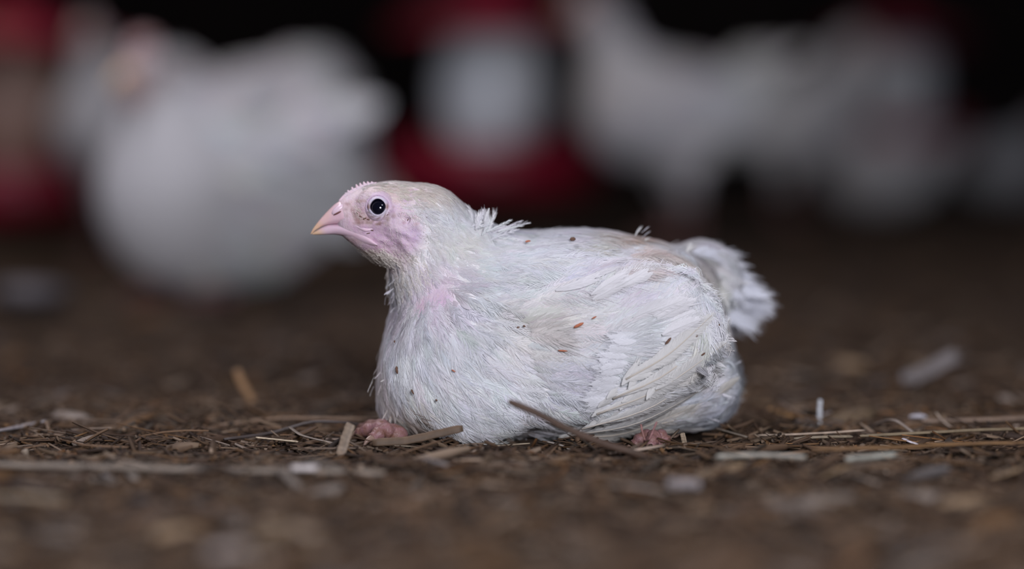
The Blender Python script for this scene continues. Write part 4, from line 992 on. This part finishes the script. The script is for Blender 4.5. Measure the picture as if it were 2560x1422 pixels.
# ------------------------------------------------------------------ other chickens behind
def rows_copy(o, parent=None):
    c = o.copy(); COL.objects.link(c)
    if parent is not None: c.parent = parent; c.matrix_parent_inverse = Matrix()
    for ch in list(o.children):
        rows_copy(ch, c)
    return c
def make_chicken(standing, label, grazing=False):
    """grown white chicken facing -x, its base at the origin"""
    root = empty('chicken', label, 'chicken')
    h0 = .115 if standing else .0
    xs = np.arange(-.19, .20, .0048); ys = np.arange(-.10, .10, .0048); zs = np.arange(-.02, .42, .0048)
    X, Y, Z = np.meshgrid(xs, ys, zs, indexing='ij')
    hd = np.array((-.135, 0, h0 + .255)) if standing else np.array((-.115, 0, .215))
    if grazing: hd = np.array((-.165, 0, .10))
    f = ell(X, Y, Z, (0, 0, h0 + .095), (.125, .082, .085), -.12)
    f = smin(f, ell(X, Y, Z, (-.075, 0, h0 + .105), (.065, .066, .080), -.3), .04)
    f = smin(f, cone(X, Y, Z, (-.075, 0, h0 + .13), hd + [.012, 0, -.012], .052, .024), .035)
    f = smin(f, ell(X, Y, Z, hd, (.030, .020, .024), .2), .012)
    f = smin(f, ell(X, Y, Z, (.125, 0, h0 + .145), (.050, .030, .042), .75), .03)
    for s in (-1, 1):
        f = smin(f, ell(X, Y, Z, (.025, s * .066, h0 + .105), (.085, .022, .052), -.2), .02)
        if standing: f = smin(f, cone(X, Y, Z, (.0, s * .038, h0 + .03), (.015, s * .036, .085), .036, .016), .02)
    V, F = surface_nets(f, xs, ys, zs); V = relax(V, F, 2)
    if not standing: V[:, 2] = np.maximum(V[:, 2], .002)
    N = vnormals(V, F)
    c = np.full((len(V), 3), (.74, .73, .74)); hw = np.exp(-(((V - hd - [-.012, 0, 0]) / .026) ** 2).sum(1) ** 1.5)
    c += (np.array((.58, .40, .40)) - c) * (hw * .8)[:, None]
    mesh('body', V, F, M_FEATHER, root, c)
    g = Geo(); a = np.linalg.norm(np.cross(V[F[:, 2]] - V[F[:, 0]], V[F[:, 3]] - V[F[:, 1]]), axis=1); ok = V[F].mean(1)
    a = a * (ok[:, 0] > hd[0] + .02) * (ok[:, 2] > h0 + .02)
    i = rng.choice(len(F), 900, p=a / a.sum()); P = ok[i]; Nn = norm(N[F[i]].mean(1))
    D = np.repeat([[1., 0, -.35]], 900, 0) + rng.normal(0, .12, (900, 3))
    L = rng.uniform(.028, .045, 900)
    feather_geo(g, P, Nn, D, L, L * .3, .1, .12, 1, .001, 0, np.clip(np.array([[.78, .78, .79]]) + rng.normal(0, .03, (900, 3)), 0, .9), barbs=False)
    g.build('plumage', M_FEATHER, root)
    for s in (-1, 1):
        g = Geo()
        for k in range(7):
            t = k / 6
            p = np.array([[-.02 + .02 * t, s * (.090 - .006 * t), h0 + .085 + .05 * t]])
            feather_geo(g, p, np.array([[0, s * 1., .15]]), np.array([[1., 0, -.28 + .1 * t]]), .125 - .02 * t, .012, .02, .02, 1, .001, 0, np.array([[.8, .8, .81]]), barbs=False, rigid=1)
        g.build('wing', M_FEATHER, root)
    g = Geo()
    for k in range(9):
        p = np.array([[.135, (k - 4) * .007, h0 + .160]])
        feather_geo(g, p, norm(np.array([[-.5, (k - 4) * .12, .8]])), np.array([[.9, (k - 4) * .06, .55]]), .085, .014, .0, .1, 1, .001, 0, np.array([[.8, .8, .81]]), barbs=False, rigid=1)
    g.build('tail', M_FEATHER, root)
    V, F = tube(spline([hd + [-.020, 0, -.002], hd + [-.036, 0, -.004], hd + [-.050, 0, -.013]], 10), np.linspace(.010, .001, 10), 10); mesh('beak', V, F, M_BGBEAK, root)
    g = Geo()
    V, F = tube(spline([hd + [-.024, 0, .014], hd + [-.008, 0, .026], hd + [.012, 0, .024]], 12), np.r_[np.linspace(.003, .006, 6), np.linspace(.006, .002, 6)], 8); g.add(V, F)
    for k in range(5):
        p = hd + [-.020 + .008 * k, 0, .022 + .003 * (k in (1, 2, 3))]
        V, F = tube(spline([p, p + [.001, 0, .006], p + [.002, 0, .011]], 5), np.linspace(.004, .001, 5), 6); g.add(V, F)
    g.build('comb', M_BGSKIN, root)
    for s in (-1, 1):
        V, F = ellipsoid(hd + [-.010, s * .0185, .004], (.005, .003, .005)); mesh('eye', V, F, M_EYE, root)
        V, F = ellipsoid(hd + [-.020, s * .008, -.022], (.006, .003, .010)); mesh('wattle', V, F, M_BGSKIN, root)
        g = Geo()
        if standing:
            V, F = tube(spline([(.015, s * .036, .09), (.022, s * .036, .05), (.008, s * .036, .008)], 10), np.linspace(.010, .0065, 10), 10); g.add(V, F)
            hx = .008
        else:
            hx = -.035
        for q in (-.5, 0, .5):
            V, F = tube(spline([(hx, s * .036, .008), (hx - .024 * math.cos(q), s * .036 + .024 * math.sin(q), .010), (hx - .05 * math.cos(q), s * .036 + .05 * math.sin(q), .004)], 8), np.linspace(.007, .0035, 8), 8); g.add(V, F)
        g.build('leg' if standing else 'foot', M_FOOT, root)
    return root
std = make_chicken(True, 'x'); sit = make_chicken(False, 'x'); grz = make_chicken(True, 'x', True)
used = set()
def place(proto, label, px, Y, rz, sc, group='white chickens out of focus behind'):
    o = proto if proto.name not in used else rows_copy(proto)
    used.add(proto.name)
    x = at(px, 700, Y)[0]
    o.location = (x, Y, 0); o.rotation_euler = (0, 0, math.radians(rz)); o.scale = (sc,) * 3
    return tag(o, label, 'chicken', group)
place(sit, 'big blurred white chicken resting low behind the beak, nearest of the flock', 560, 1.42, 58, 1.18)
place(grz, 'tall blurred white chicken bending its head down behind the resting one at left', 670, 2.05, 205, .95)
place(std, 'narrow blurred chicken seen front on beside the red feeder at the left edge', 290, 2.45, 80, .88)
place(std, 'blurred beige white chicken standing with raised neck right of the middle feeder', 1680, 2.75, 15, 1.02)
place(std, 'greyish blurred chicken standing behind the beige white one, facing right', 1975, 3.9, 170, .95)
place(sit, 'dim brownish chicken lying low under the far right feeder', 2200, 4.6, 20, .85)
place(sit, 'faint chicken lying at the far right edge of the picture', 2520, 5.6, 160, .85)

# ------------------------------------------------------------------ hanging pan feeders
def make_feeder():
    r = empty('poultry_feeder', 'x', 'feeder')
    V, F = lathe([(0, .004), (.10, .0), (.165, .004), (.182, .03), (.186, .085), (.180, .088), (.174, .06), (.160, .02), (.09, .014), (.05, .05), (0, .055)]); mesh('pan', V, F, M_RED, r)
    V, F = lathe([(.03, .05), (.065, .06), (.070, .09), (.084, .12), (.090, .17), (.087, .225), (.076, .27), (.074, .27), (.084, .17), (.06, .08), (.03, .06)]); mesh('hopper', V, F, M_HOPPER, r)
    V, F = lathe([(0, .345), (.03, .345), (.05, .325), (.11, .30), (.175, .282), (.178, .270), (.17, .268), (.10, .285), (.04, .27), (0, .27)]); mesh('lid', V, F, M_RED, r)
    for k in range(4):
        a = k * math.pi / 2 + .4
        V, F = tube([(.10 * math.cos(a), .10 * math.sin(a), .12), (.15 * math.cos(a), .15 * math.sin(a), .085), (.178 * math.cos(a), .178 * math.sin(a), .08)], .006, 8); mesh('spoke', V, F, M_RED, r)
    V, F = tube([(0, 0, .34), (0, 0, .7), (0, 0, 2.7)], .02, 14); mesh('feed_tube', V, F, M_RED, r)
    return r
fd = make_feeder()
def put_feeder(o, label, px, Y, z, rz=0):
    o.location = (at(px, 500, Y)[0], Y, z); o.rotation_euler = (0, 0, rz)
    return tag(o, label, 'feeder', 'red hanging feeders')
put_feeder(fd, 'red hanging feeder with milky hopper directly behind the sitting chicken', 1230, 2.9, .075)
fl = rows_copy(fd)
put_feeder(fl, 'dark red hanging feeder cut off by the left edge', 40, 2.7, .045, .3)
for ch in fl.children:
    if ch.name.startswith('hopper'):
        ch.data = ch.data.copy(); ch.data.materials[0] = mat('feed_filled_hopper', (.30, .19, .15), .4, spec=.4, vary=(7, (.18, .08, .06), .7))
put_feeder(rows_copy(fd), 'dim small feeder with bluish hopper at the far right', 2240, 4.9, .11, .8)
